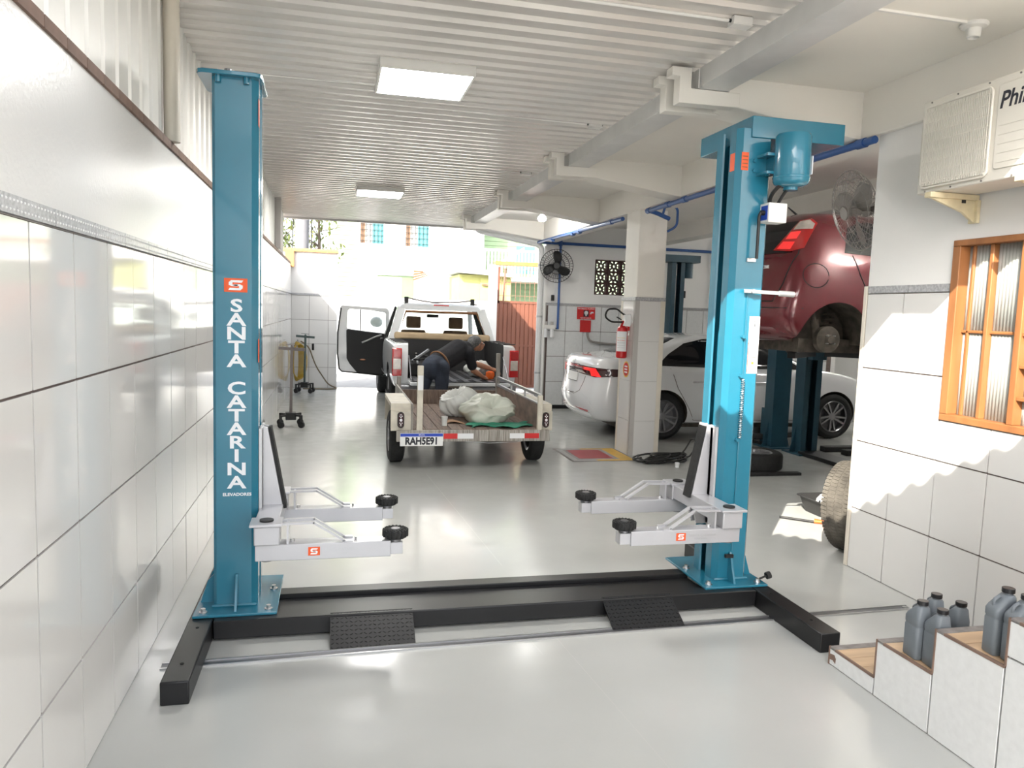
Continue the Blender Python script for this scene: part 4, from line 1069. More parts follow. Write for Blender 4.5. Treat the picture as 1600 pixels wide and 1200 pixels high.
t = MB().tube(bent([(4.43, 12.95, 1.36), (4.45, 12.94, 1.20), (4.75, 12.94, 1.16), (5.2, 12.94, 1.15)], 0.1), 0.022, 8).build('grey_conduit', 'fan_grey')
tag(t, 'grey curved conduit below the red signs on the back wall', 'conduit')

# ---- floor marking under the extinguisher
t = thing('floor_marking', 'painted red square with yellow border on the floor by the pillar', 'floor marking', (3.05, 8.5, 0))
MB().box(2.66, 3.46, 8.10, 8.93, 0.0004, 0.0012).build('outline', 'stone_strip', t)
MB().box(2.69, 3.44, 8.13, 8.90, 0.0012, 0.0018).build('grey_field', 'grey_floor_paint', t)
MB().box(3.28, 3.44, 8.13, 8.90, 0.0018, 0.0024).box(2.98, 3.28, 8.13, 8.21, 0.0018, 0.0024).box(3.0, 3.28, 8.84, 8.90, 0.0018, 0.0024).build('yellow_border', 'yellow_floor', t, fix=False)
MB().box(2.76, 3.27, 8.22, 8.84, 0.0018, 0.0022).build('dark_line', 'grout_light', t)
MB().box(2.80, 3.22, 8.27, 8.80, 0.0022, 0.0028).build('red_square', 'red_floor', t)

# ---- black cable heap and small bits
random.seed(11)
t = thing('cable_heap', 'heap of black electric cable on the floor beside the pillar', 'cable', (3.75, 8.1, 0))
pts = []
for k in range(150):
    a = k * 0.41; r = 0.10 + 0.16 * abs(math.sin(k * 0.117 + 0.4))
    pts.append((3.78 + r * 1.45 * math.cos(a) + 0.05 * math.sin(k * 0.31), 8.12 + r * 0.95 * math.sin(a * 1.03), 0.012 + 0.055 * abs(math.sin(k * 0.23)) * (1.1 - r * 2.2)))
MB().tube(pts, 0.010, 6).build('coil', 'trim_black', t)
MB().tube([(3.98, 8.15, 0.012), (4.12, 8.25, 0.10), (4.28, 8.42, 0.19), (4.36, 8.45, 0.19), (4.30, 8.33, 0.10), (4.16, 8.2, 0.03), (4.0, 8.1, 0.012)], 0.010, 6).build('loop', 'trim_black', t)
MB().tube([(3.6, 8.1, 0.012), (3.45, 8.02, 0.012), (3.42, 8.15, 0.012), (3.55, 8.22, 0.014)], 0.010, 6).build('loop', 'trim_black', t)
tag(MB().lathe([(0, 0), (0.022, 0), (0.027, 0.055), (0.025, 0.055), (0.021, 0.004), (0, 0.004)], 16, Matrix.Translation((3.77, 7.72, 0))).build('plastic_cup', 'paper_white'), 'tiny white plastic cup on the floor by the cable heap', 'cup')
tag(MB().bar((4.14, 7.75, 0.012), (4.29, 7.82, 0.012), 0.02, 0.02).cyl((4.24, 7.64, 0.0), (4.24, 7.64, 0.05), 0.022, n=10).build('hand_tool', 'trim_black', fix=False), 'small black hand tool lying on the floor behind the right lift column', 'tool')

t = thing('scrap_parts', 'long dark bar and greasy scrap parts along the foot of the far tiled wall', 'scrap', (4.3, 12.6, 0))
MB().bar((3.75, 12.80, 0.03), (5.2, 12.70, 0.03), 0.06, 0.06).build('bar', 'black_paint', t)
for k in range(6): MB().bar((4.15 + k * .13, 12.45 + .05 * math.sin(k * 2), .02), (4.25 + k * .13, 12.55 + .06 * math.cos(k * 3), .05), .06, .05).build('part', ('underbody', 'trolley_paint')[k % 2], t, bevel=.01)
# ---- wheels, tyres, tub
def tyre_profile(R, W, rim):
    h = W / 2
    return [(rim, -h * 0.86), (rim + 0.02, -h * 0.98), ((R + rim) / 2, -h * 1.04), (R - 0.03, -h * 0.95), (R - 0.006, -h * 0.78), (R, -h * 0.55), (R, h * 0.55), (R - 0.006, h * 0.78), (R - 0.03, h * 0.95), ((R + rim) / 2, h * 1.04), (rim + 0.02, h * 0.98), (rim, h * 0.86), (rim - 0.01, 0)]
def wheel(parent, M, R=0.32, W=0.205, rim=0.22, spokes=10, tyre_mat='rubber', rim_mat='alloy', name='wheel'):
    """axis along local z; outer face towards +z"""
    ty = MB().lathe(tyre_profile(R, W, rim), 40, M, close=True).build('tyre' if name != 'tyre' else 'tyre', tyre_mat, parent)
    g = MB()
    for q in (-0.3, 0.0, 0.3):
        g.lathe([(R + 0.0015, W * q - 0.004), (R + 0.0015, W * q + 0.004)], 40, M)
    h = W / 2
    rm = MB().lathe([(rim + 0.004, -h * 0.86), (rim - 0.012, -h * 0.7), (rim - 0.02, 0), (rim - 0.012, h * 0.72), (rim + 0.004, h * 0.86), (rim - 0.004, h * 0.93), (rim - 0.018, h * 0.80), (rim - 0.03, 0.0), (rim - 0.03, -h * 0.7)], 40, M, close=True).build('rim', rim_mat, ty)
    MB().lathe([(0, -h * 0.1), (rim - 0.025, -h * 0.1), (rim - 0.025, -h * 0.02), (0, -h * 0.02)], 32, M).build('brake_disc', 'steel_dark', rm)
    for k in range(spokes):
        a = 2 * PI * k / spokes; a2 = a + (0.10 if k % 2 else -0.10)
        mb = MB()
        p0 = (0.045 * math.cos(a), 0.045 * math.sin(a), h * 0.55); p1 = ((rim - 0.015) * math.cos(a2), (rim - 0.015) * math.sin(a2), h * 0.74)
        mb.bar(p0, p1, 0.026, 0.03); mb.xf(M); mb.build('spoke', rim_mat, rm)
    MB().lathe([(0, h * 0.35), (0.06, h * 0.35), (0.06, h * 0.6), (0.035, h * 0.72), (0, h * 0.72)], 20, M).build('hub_cap', rim_mat, rm)
    return ty
t = thing('loose_wheel', 'car wheel lying flat on the floor behind the right lift column', 'wheel', (4.62, 7.62, 0))
wheel(t, Matrix.Translation((4.66, 7.62, 0.105)), 0.315, 0.20, 0.20, 10)
tag(MB().box(4.3, 5.0, 7.2, 7.28, 0, 0.03).build('rubber_block', 'rubber'), 'flat black rubber bar on the floor in front of the loose wheel', 'rubber bar')
t = thing('worn_tyre', 'large dusty worn tyre leaning at the end of the right wall', 'tyre', (3.82, 4.64, 0))
Mt = Matrix.Translation((3.80, 4.76, 0.328)) @ Vector((0.42, -0.90, 0.10)).to_track_quat('Z', 'Y').to_matrix().to_4x4()
MB().lathe(tyre_profile(0.33, 0.23, 0.19), 48, Mt, close=True).build('casing', 'rubber_dusty', t)
gr = MB()
for k in range(72):
    a = 2 * PI * k / 72
    for q in (-0.085, -0.03, 0.03, 0.085):
        gr.bar((0.331 * math.cos(a), 0.331 * math.sin(a), q - 0.022), (0.331 * math.cos(a + 0.03), 0.331 * math.sin(a + 0.03), q + 0.022), 0.024, 0.003, up=(math.cos(a), math.sin(a), 0))
gr.xf(Mt).build('tread', 'rubber_dusty', t, fix=False)
t = thing('oil_tub', 'open black plastic tub with crumpled rags on the floor by the worn tyre', 'tub', (4.28, 5.75, 0))
rows = [[(4.32 + x * 1.0, 5.72 + y, z) for x, y in rrect(-a, a, -b, b, 0.06, 4)] for z, a, b in ((0.0, 0.21, 0.15), (0.13, 0.25, 0.19), (0.135, 0.27, 0.205), (0.14, 0.268, 0.203), (0.138, 0.245, 0.185), (0.015, 0.205, 0.145))]
mb = MB().grid(rows, closed_u=True); K = len(rows[0]); mb.f += [tuple(range(K - 1, -1, -1)), tuple(5 * K + k for k in range(K))]
mb.build('basin', 'tray_black', t, smooth=50)
random.seed(5)
rg = MB()
N = 14
rows = [[(4.20 + 0.32 * i / N, 5.62 + 0.2 * j / N, 0.10 + 0.045 * math.sin(i * 1.3 + j) * math.cos(j * 1.1) + random.uniform(0, 0.03)) for i in range(N + 1)] for j in range(N + 1)]
rg.grid(rows).build('rag', 'paper_white', t, fix=False)
t = thing('screwdriver', 'long dark tool with an orange handle lying by the tub', 'tool', (3.95, 5.45, 0))
MB().cyl((3.72, 5.62, 0.014), (3.93, 5.44, 0.014), 0.010, n=8).build('shaft', 'trim_black', t)
MB().cyl((3.93, 5.44, 0.02), (4.02, 5.38, 0.02), 0.02, 0.014, n=10).build('handle', 'orange_plastic', t)

# ---- two wheeled trolley stands and the hoses at the left
def trolley(name, label, x, y, rz, material):
    t = thing(name, label, 'trolley', (0, 0, 0), 'wheeled T-handle trolleys')
    MB().box(-0.07, 0.07, -0.07, 0.07, 0.10, 0.20).build('base_box', 'trim_black', t, bevel=0.006)
    for q in range(4):
        a = PI / 4 + q * PI / 2
        p = (0.19 * math.cos(a), 0.19 * math.sin(a))
        lg = MB().bar((0, 0, 0.165), (p[0], p[1], 0.165), 0.03, 0.025).build('leg', 'trim_black', t)
        MB().bar((p[0], p[1], 0.175), (p[0], p[1], 0.08), 0.025, 0.03).build('caster_fork', 'trim_black', lg)
        MB().cyl((p[0] - 0.008, p[1] - 0.013, 0.045), (p[0] + 0.008, p[1] + 0.013, 0.045), 0.045, n=16).build('caster', 'rubber', lg)
    MB().bar((0, 0, 0.18), (0.012, 0, 1.11), 0.038, 0.038, up=(0, 1, 0)).build('mast', material, t)
    MB().bar((-0.165, 0, 1.085), (0.185, 0, 1.065), 0.03, 0.042).build('handlebar', material, t)
    MB().bar((-0.07, 0.0, 1.135), (0.08, 0.0, 1.125), 0.01, 0.008).cyl((0.01, 0, 1.08), (0.01, 0, 1.13), 0.007, n=8).build('top_handle', material, t, fix=False)
    place(t, (x, y, 0), rz); return t
trolley('wheeled_trolley', 'brown T-handle wheeled trolley, nearer one along the left wall', -0.575, 10.75, 0.1, 'trolley_paint')
trolley('wheeled_trolley', 'dark green T-handle wheeled trolley, farther one by the end wall', -0.55, 15.0, -0.15, 'trolley_green')
t = thing('hose_coil', 'yellow hose hanging in a long coil from a hook on the end wall', 'hose', (-0.72, 15.85, 0.6))
random.seed(3)
for k in range(7):
    w_ = 0.06 + 0.018 * k; x0 = -0.74 + 0.012 * k
    pts = [(x0 + w_ * math.sin(a) * (0.8 if a < PI else 1.0), 15.845 - 0.012 * k, 0.58 - 0.40 * math.cos(a) * (1 - 0.02 * k) - 0.04) for a in np.linspace(0, 2 * PI, 24)[:-1]]
    MB().tube(pts, 0.011, 6, closed=True).build('loop', 'hose_yellow', t)
MB().cyl((-0.72, 15.90, 0.96), (-0.72, 15.78, 0.97), 0.012).build('hook', 'steel_dark', t)
t = thing('floor_hose', 'thin brown hose looping from the wall down onto the floor by the end wall', 'hose', (-0.3, 15.8, 0))
MB().tube(bent([(-0.66, 15.84, 0.95), (-0.50, 15.80, 0.85), (-0.36, 15.78, 0.45), (-0.10, 15.76, 0.06), (0.10, 15.70, 0.015), (-0.05, 15.55, 0.012), (-0.6, 15.6, 0.012)], 0.12), 0.013, 8).build('tube', 'hose_brown', t)
MB().cyl((-0.42, 15.87, 0.78), (-0.42, 15.80, 0.90), 0.022, n=10).build('spray_gun', 'trim_black', t)
# ================================================================ CARS
def eval_mesh(o):
    dg = bpy.context.evaluated_depsgraph_get(); dg.update()
    me = bpy.data.meshes.new_from_object(o.evaluated_get(dg))
    return me
def outline(xr, xf, w, rr, rf, br=0.05, bf=0.10, tr=0.03, tf=0.06, ns=16, nc=4, ne=4):
    """plan outline of a car at one height: tail at xr, nose at xf, half width w, corner radii, bulges, side tapers"""
    pts = []
    def wy(x):
        u = (x - xr) / (xf - xr)
        return w * (1 - tr * max(0, 1 - u / 0.35) ** 2 - tf * max(0, (u - 0.6) / 0.4) ** 2)
    ya = wy(xr + rr) - rr; yf = wy(xf - rf) - rf
    def half():
        h = []
        for i in range(ne): h.append((xr + br * ((ya * i / ne) / w) ** 2, ya * i / ne))
        cx = xr + br * (ya / w) ** 2
        for i in range(nc + 1):
            a = PI / 2 * i / nc; h.append((cx + rr - rr * math.cos(a), ya + rr * math.sin(a)))
        cf = xf - bf * (yf / w) ** 2
        x0 = cx + rr; x1 = cf - rf
        for i in range(1, ns): x = x0 + (x1 - x0) * i / ns; h.append((x, wy(x)))
        for i in range(nc + 1):
            a = PI / 2 * i / nc; h.append((cf - rf + rf * math.sin(a), yf + rf * math.cos(a)))
        for i in range(ne - 1, 0, -1): h.append((xf - bf * ((yf * i / ne) / w) ** 2, yf * i / ne))
        h.append((xf, 0.0))
        return h
    h = half()
    return h + [(x, -y) for x, y in h[-2:0:-1]]
def ring_body(name, rings, material, M, cutters, parent, sub=1, cut_mat='underbody'):
    rows = []
    for kw, zs in rings:
        xs_, zs_ = zip(*zs)
        rows.append([(x, y, float(np.interp(x, xs_, zs_))) for x, y in outline(**kw)])
    mb = MB().grid(rows, closed_u=True); K = len(rows[0])
    # close bottom and top with strips between mirrored points
    def cap(base, flip):
        half = K // 2
        for i in range(half):
            a, b = i, i + 1; c, d = (K - i - 1) % K, (K - i) % K
            q = [base + a, base + b, base + c, base + d]
            q2 = []
            for v in q:
                if v not in q2: q2.append(v)
            if len(q2) > 2: mb.f.append(tuple(q2 if flip else q2[::-1]))
    cap(0, False); cap((len(rows) - 1) * K, True)
    mb.xf(M)
    o = mb.build(name, material, None, smooth=60)
    if sub:
        s = o.modifiers.new('sub', 'SUBSURF'); s.levels = sub; s.render_levels = sub
    tmp = []
    for cmb in cutters:
        c = cmb.xf(M).build('cutter', cut_mat, None); tmp.append(c)
        b = o.modifiers.new('cut', 'BOOLEAN'); b.operation = 'DIFFERENCE'; b.solver = 'EXACT'; b.object = c
        b.material_mode = 'TRANSFER'
    me = eval_mesh(o)
    bpy.data.objects.remove(o)
    for c in tmp: bpy.data.objects.remove(c)
    me.polygons.foreach_set('use_smooth', [True] * len(me.polygons)); me.set_sharp_from_angle(angle=math.radians(38))
    me.name = name
    o = bpy.data.objects.new(name, me); C.objects.link(o)
    adopt(o, parent)
    bm = bmesh.new(); bm.from_mesh(me); bvh = BVHTree.FromBMesh(bm); bm.free()
    return o, bvh
def decal(bvh, M, origin, eu, ev, d, poly, off, name, material, parent, rings=5, dens=1):
    """patch following the body surface: polygon in (u,v) thrown along d onto the body, lifted by off"""
    M3 = M.to_3x3(); O = M @ Vector(origin); EU = M3 @ Vector(eu); EV = M3 @ Vector(ev); D = (M3 @ Vector(d)).normalized()
    P = []
    n0 = len(poly)
    for i in range(n0):
        a = Vector(poly[i]); b = Vector(poly[(i + 1) % n0]); m = max(1, int((b - a).length / (0.06 / dens)))
        P += [a + (b - a) * k / m for k in range(m)]
    c = sum(P, Vector((0, 0))) / len(P)
    rows = []
    for r in range(rings + 1):
        q = 1 - r / rings
        q = max(q, 0.02)
        row = []
        for p in P:
            uv = c + (p - c) * q
            o_ = O + EU * uv.x + EV * uv.y
            hit = bvh.ray_cast(o_, D)
            row.append((hit[0] + hit[1] * (off if hit[1].dot(D) < 0 else -off)) if hit[0] is not None else None)
        rows.append(row)
    last = None
    for row in rows[::-1]:
        for i in range(len(row)):
            if row[i] is None: row[i] = next((x for x in row if x is not None), last)
            last = row[i] if row[i] is not None else last
    if any(v is None for r in rows for v in r): return None
    mb = MB().grid(rows, closed_u=True); K = len(P); mb.f.append(tuple(rings * K + k for k in range(K)))
    # edge skirt back into the body
    o0 = len(mb.v)
    mb.v += [tuple(Vector(v) + D * 0.012) for v in rows[0]]
    mb.f += [(k, (k + 1) % K, o0 + (k + 1) % K, o0 + k) for k in range(K)]
    return mb.build(name, material, parent, smooth=50, fix=True)
def seam(bvh, M, origin, eu, ev, d, pts, r, name, material, parent, closed=False, off=0.0):
    M3 = M.to_3x3(); O = M @ Vector(origin); EU = M3 @ Vector(eu); EV = M3 @ Vector(ev); D = (M3 @ Vector(d)).normalized()
    out = []
    P = [Vector(p) for p in pts]
    if closed: P.append(P[0])
    for a, b in zip(P[:-1], P[1:]):
        m = max(1, int((b - a).length / 0.07))
        for k in range(m):
            uv = a + (b - a) * k / m
            h = bvh.ray_cast(O + EU * uv.x + EV * uv.y, D)
            if h[0] is not None: out.append(h[0] - D * off)
    uv = P[-1]; h = bvh.ray_cast(O + EU * uv.x + EV * uv.y, D)
    if h[0] is not None and not closed: out.append(h[0] - D * off)
    if len(out) > 1: return MB().tube(out, r, 5).build(name, material, parent, fix=False)
RIGHT = dict(origin=(0, -3, 0), eu=(1, 0, 0), ev=(0, 0, 1), d=(0, 1, 0))
LEFT = dict(origin=(0, 3, 0), eu=(1, 0, 0), ev=(0, 0, 1), d=(0, -1, 0))
REAR = dict(origin=(-2, 0, 0), eu=(0, 1, 0), ev=(0, 0, 1), d=(1, 0, 0))
FRONT = dict(origin=(8, 0, 0), eu=(0, 1, 0), ev=(0, 0, 1), d=(-1, 0, 0))
S2 = math.sqrt(0.5)
RCORN = dict(origin=(-2, -2.7, 0), eu=(S2, -S2, 0), ev=(0, 0, 1), d=(S2, S2, 0))   # rear right corner
LCORN = dict(origin=(-2, 2.7, 0), eu=(-S2, -S2, 0), ev=(0, 0, 1), d=(S2, -S2, 0))
def wheel_M(M, x, y, z, side):
    return M @ Matrix.Translation((x, y, z)) @ Euler((PI / 2 * (1 if side < 0 else -1), 0, 0)).to_matrix().to_4x4()
def arch(x, z, r, side, w, deep=0.34):
    y0, y1 = (-w - 0.3, -w + deep) if side < 0 else (w - deep, w + 0.3)
    return MB().cyl((x, y0, z), (x, y1, z), r, n=40)

# ---------------------------------------------------------------- white sedan in the second bay
sed = thing('sedan_car', 'white saloon car parked behind the tiled pillar with its tail to the drive', 'car', (5.6, 10.4, 0))
Ms = Matrix.Translation((3.30, 10.36, 0))
k_ = dict(rr=0.26, rf=0.40, br=0.14, bf=0.25)
rings = [
 (dict(xr=.20, xf=4.40, w=.72, **k_), [(0, .20), (5, .18)]),
 (dict(xr=.10, xf=4.50, w=.83, **k_), [(0, .27), (1, .22), (4, .20), (5, .22)]),
 (dict(xr=.02, xf=4.60, w=.878, **k_), [(0, .38), (5, .34)]),
 (dict(xr=.00, xf=4.63, w=.89, **k_), [(0, .56), (2.3, .52), (5, .52)]),
 (dict(xr=.05, xf=4.60, w=.885, **k_), [(0, .72), (2.3, .70), (5, .64)]),
 (dict(xr=.07, xf=4.55, w=.875, **k_), [(0, .88), (2.5, .84), (3.6, .80), (5, .72)]),
 (dict(xr=.05, xf=4.45, w=.86, **k_), [(0, 1.0), (1, .965), (2.5, .92), (3.6, .90), (5, .78)]),
 (dict(xr=.09, xf=4.25, w=.80, **k_), [(0, 1.085), (.6, 1.07), (1.1, 1.0), (3.3, .965), (3.8, .95), (5, .82)]),
 (dict(xr=.20, xf=3.95, w=.745, rr=.24, rf=.35, br=.1, bf=.25), [(0, 1.115), (.6, 1.115), (1.1, 1.03), (3.2, .985), (3.6, .985), (4.2, .90)]),
 (dict(xr=.58, xf=3.60, w=.73, rr=.20, rf=.25, br=.1, bf=.25), [(0, 1.125), (.8, 1.09), (1.3, 1.01), (3, .985), (4, 1.0)]),
 (dict(xr=1.12, xf=2.98, w=.645, rr=.16, rf=.2, br=.1, bf=.2), [(0, 1.315), (2, 1.30), (4, 1.28)]),
 (dict(xr=1.42, xf=2.66, w=.575, rr=.16, rf=.2, br=.1, bf=.18), [(0, 1.405), (2, 1.425), (4, 1.40)]),
 (dict(xr=1.75, xf=2.4, w=.38, rr=.12, rf=.15, br=.05, bf=.1), [(0, 1.455), (4, 1.46)]),
]
WX = (1.08, 3.74); WZ = 0.325
body, bv = ring_body('body', rings, 'car_white', Ms, [arch(x, WZ, 0.365, s, .89) for x in WX for s in (-1, 1)], sed)
for s in (-1, 1):
    for x in WX:
        wheel(sed, wheel_M(Ms, x, s * 0.78, WZ, s), 0.325, 0.215, 0.225, 10)
for V in (RIGHT, LEFT):
    decal(bv, Ms, poly=[(1.02, 1.01), (1.20, 1.17), (1.45, 1.32), (1.75, 1.385), (2.05, 1.40), (2.05, .99)], off=.004, name='side_window', material='tint_glass', parent=sed, **V)
    decal(bv, Ms, poly=[(2.13, .99), (2.13, 1.40), (2.45, 1.375), (2.75, 1.29), (3.25, 1.02), (3.2, .985)], off=.004, name='side_window', material='tint_glass', parent=sed, **V)
    seam(bv, Ms, pts=[(2.08, .98), (2.06, .40), (2.0, .27), (1.55, .27), (1.47, .42), (1.28, .72), (1.18, .98)], r=.004, name='door_seam', material='grout', parent=sed, **V)
    seam(bv, Ms, pts=[(2.08, .40), (2.15, .27), (3.15, .27), (3.22, .45), (3.2, .95)], r=.004, name='door_seam', material='grout', parent=sed, **V)
    for x in (1.50, 2.40):
        seam(bv, Ms, pts=[(x, .80), (x + .22, .802)], r=.013, name='door_handle', material='chrome', parent=sed, off=.012, **V)
decal(bv, Ms, poly=[(-.60, 1.145), (-.50, 1.33), (-.42, 1.385), (.42, 1.385), (.50, 1.33), (.60, 1.145)], off=.004, name='rear_window', material='tint_glass', parent=sed, **REAR)
decal(bv, Ms, poly=[(-.62, 1.02), (-.55, 1.22), (-.46, 1.37), (.46, 1.37), (.55, 1.22), (.62, 1.02)], off=.004, name='windscreen', material='tint_glass', parent=sed, **FRONT)
for V, sg in ((RCORN, 1), (LCORN, -1)):
    L = lambda P: [(p if sg > 0 else (-p[0], p[1])) for p in P]
    tl = decal(bv, Ms, poly=[(p[0] * sg, p[1]) for p in [(-.62, .985), (-.40, .90), (-.28, .86), (.10, .835), (.42, .86), (.42, .955), (.10, .965)]], off=.006, name='tail_lamp', material='lamp_dark', parent=sed, dens=2, **V)
    if tl:
        decal(bv, Ms, poly=[(p[0] * sg, p[1]) for p in [(-.58, .978), (-.40, .925), (-.20, .925), (-.20, .955)]], off=.010, name='lamp_strip', material='lamp_red', parent=tl, dens=2, **V)
        decal(bv, Ms, poly=[(p[0] * sg, p[1]) for p in [(-.18, .955), (-.18, .92), (-.02, .92), (.02, .845), (.20, .842), (.10, .955)]], off=.010, name='lamp_strip', material='lamp_red_bright', parent=tl, dens=2, **V)
        decal(bv, Ms, poly=[(p[0] * sg, p[1]) for p in [(-.40, .905), (-.20, .905), (-.10, .865), (-.28, .868)]], off=.010, name='reverse_lens', material='lamp_clear', parent=tl, dens=2, **V)
    decal(bv, Ms, poly=[(p[0] * sg, p[1]) for p in [(-.34, .385), (-.30, .365), (-.02, .345), (-.02, .375)]], off=.006, name='bumper_reflector', material='lamp_red', parent=sed, dens=2, **V)
    seam(bv, Ms, pts=[(p[0] * sg, p[1]) for p in [(-.60, .58), (-.36, .56), (-.22, .62), (-.15, .75), (-.12, .83)]], r=.004, name='panel_seam', material='grout', parent=sed, **V)
    seam(bv, Ms, pts=[(p[0] * sg, p[1]) for p in [(-.20, .60), (.0, .55), (.10, .40), (.12, .36)]], r=.004, name='bumper_crease', material='car_white', parent=sed, **V)
decal(bv, Ms, poly=[(-.42, .93), (-.42, .885), (.42, .885), (.42, .93)], off=.006, name='lamp_bar', material='trim_black', parent=sed, **REAR)
decal(bv, Ms, poly=[(-.40, .945), (-.40, .93), (.40, .93), (.40, .945)], off=.012, name='chrome_strip', material='chrome', parent=sed, **REAR)
pl_ = decal(bv, Ms, poly=[(-.20, .74), (.20, .74), (.20, .87), (-.20, .87)], off=.014, name='number_plate', material='plate_white', parent=sed, **REAR)
seam(bv, Ms, pts=[(-.20, .74), (.20, .74), (.20, .87), (-.20, .87)], r=.005, name='plate_frame', material='trim_black', parent=sed, closed=True, off=.012, **REAR)
decal(bv, Ms, poly=[(.045 * math.cos(a), 1.015 + .032 * math.sin(a)) for a in np.linspace(0, 2 * PI, 16)[:-1]], off=.006, name='badge', material='galv', parent=sed, rings=3, **REAR)
decal(bv, Ms, poly=[(-.60, .30), (.60, .30), (.60, .345), (-.60, .345)], off=.012, name='lower_lip', material='car_white', parent=sed, **REAR)
MB().box(0.5, 4.2, -.62, .62, .14, .24).xf(Ms).build('underbody', 'underbody', sed)

# ---------------------------------------------------------------- red hatchback raised on the middle lift
RZ = 1.22
red = thing('hatchback_car', 'dark red hatchback car raised on a lift with its rear wheel removed', 'car', (5.5, 6.92, RZ))
Mr = Matrix.Translation((3.84, 6.92, RZ))
k_ = dict(rr=0.24, rf=0.35, br=0.22, bf=0.22, tr=0.06)
rings = [
 (dict(xr=.25, xf=3.70, w=.66, **k_), [(0, .26), (5, .20)]),
 (dict(xr=.08, xf=3.80, w=.79, **k_), [(0, .33), (1, .24), (5, .24)]),
 (dict(xr=.00, xf=3.88, w=.835, **k_), [(0, .46), (5, .40)]),
 (dict(xr=.00, xf=3.90, w=.848, **k_), [(0, .62), (5, .56)]),
 (dict(xr=.05, xf=3.86, w=.848, **k_), [(0, .80), (5, .70)]),
 (dict(xr=.09, xf=3.74, w=.83, **k_), [(0, .98), (2.5, .92), (5, .80)]),
 (dict(xr=.13, xf=3.50, w=.795, **k_), [(0, 1.08), (2.6, 1.0), (5, .90)]),
 (dict(xr=.19, xf=3.00, w=.755, rr=.22, rf=.3, br=.2, bf=.2), [(0, 1.18), (2.8, 1.04), (5, 1.0)]),
 (dict(xr=.29, xf=2.52, w=.68, rr=.2, rf=.25, br=.14, bf=.2), [(0, 1.35), (2.5, 1.26)]),
 (dict(xr=.38, xf=2.20, w=.60, rr=.2, rf=.25, br=.12, bf=.2), [(0, 1.465), (2.2, 1.45)]),
 (dict(xr=.62, xf=1.95, w=.40, rr=.15, rf=.15, br=.05, bf=.1), [(0, 1.52), (2, 1.525)]),
]
WX = (0.66, 3.18); WZ = 0.30
body, bv = ring_body('body', rings, 'car_red', Mr, [arch(x, WZ, 0.345, s, .85, .40) for x in WX for s in (-1, 1)], red)
for V in (RIGHT, LEFT):
    decal(bv, Mr, poly=[(.72, 1.10), (.80, 1.34), (.95, 1.40), (1.40, 1.42), (1.42, 1.06)], off=.004, name='side_window', material='tint_glass', parent=red, **V)
    decal(bv, Mr, poly=[(1.48, 1.06), (1.48, 1.42), (1.9, 1.39), (2.25, 1.30), (2.65, 1.05)], off=.004, name='side_window', material='tint_glass', parent=red, **V)
    seam(bv, Mr, pts=[(1.45, 1.05), (1.42, .45), (1.30, .34), (1.10, .50), (.98, .66), (.86, .90), (.80, 1.08)], r=.006, name='door_seam', material='dark_void', parent=red, **V)
    seam(bv, Mr, pts=[(1.0, .80), (1.14, .80)], r=.016, name='door_handle', material='car_red', parent=red, off=.012, **V)
    seam(bv, Mr, pts=[(.42 + .12 * math.cos(a), .88 + .11 * math.sin(a)) for a in np.linspace(0, 2 * PI, 20)[:-1]], r=.004, name='fuel_flap_seam', material='dark_void', parent=red, closed=True, **V)
decal(bv, Mr, poly=[(-.62, 1.09), (-.50, 1.40), (.50, 1.40), (.62, 1.09)], off=.004, name='rear_window', material='tint_glass', parent=red, **REAR)
seam(bv, Mr, pts=[(-.55, 1.42), (-.68, 1.08), (-.66, .80), (-.60, .64), (.60, .64), (.66, .80), (.68, 1.08), (.55, 1.42)], r=.006, name='tailgate_seam', material='dark_void', parent=red, **REAR)
seam(bv, Mr, pts=[(-.80, .58), (.80, .58)], r=.005, name='bumper_seam', material='dark_void', parent=red, **REAR)
decal(bv, Mr, poly=[(-.26, .68), (.26, .68), (.30, .86), (-.30, .86)], off=.003, name='plate_recess', material='car_red', parent=red, **REAR)
decal(bv, Mr, poly=[(-.20, .70), (.20, .70), (.20, .83), (-.20, .83)], off=.012, name='number_plate', material='plate_white', parent=red, **REAR)
seam(bv, Mr, pts=[(-.32, .885), (.32, .885)], r=.016, name='chrome_strip', material='chrome', parent=red, off=.01, **REAR)
for V, sg in ((RCORN, 1), (LCORN, -1)):
    tl = decal(bv, Mr, poly=[(p[0] * sg, p[1]) for p in [(-.06, 1.12), (.12, 1.10), (.24, 1.13), (.31, 1.37), (.25, 1.42), (.15, 1.40)]], off=.008, name='tail_lamp', material='lamp_red', parent=red, dens=2, **V)
    if tl:
        decal(bv, Mr, poly=[(p[0] * sg, p[1]) for p in [(-.02, 1.13), (.12, 1.12), (.15, 1.19), (.03, 1.20)]], off=.013, name='lamp_lens', material='lamp_red_bright', parent=tl, dens=2, **V)
        decal(bv, Mr, poly=[(p[0] * sg, p[1]) for p in [(.05, 1.22), (.16, 1.22), (.19, 1.29), (.09, 1.29)]], off=.013, name='lamp_lens', material='lamp_red_bright', parent=tl, dens=2, **V)
        decal(bv, Mr, poly=[(p[0] * sg, p[1]) for p in [(.11, 1.31), (.28, 1.31), (.29, 1.36), (.24, 1.40), (.16, 1.39)]], off=.013, name='reverse_lens', material='lamp_clear', parent=tl, dens=2, **V)
text('model_lettering', 'ACTIVE', 0.042, Mr @ facing((0.075, -0.50, 0.955), (0, -1, 0), (0, 0, 1)), 'galv', red, ext=0.004)
MB().tube([Mr @ Vector((.75, 0, 1.50)), Mr @ Vector((.60, 0, 1.60))], [.014, .006], 8).build('aerial', 'trim_black', red)
MB().box(.45, 3.5, -.55, .55, .17, .30).xf(Mr).build('underbody', 'underbody', red)
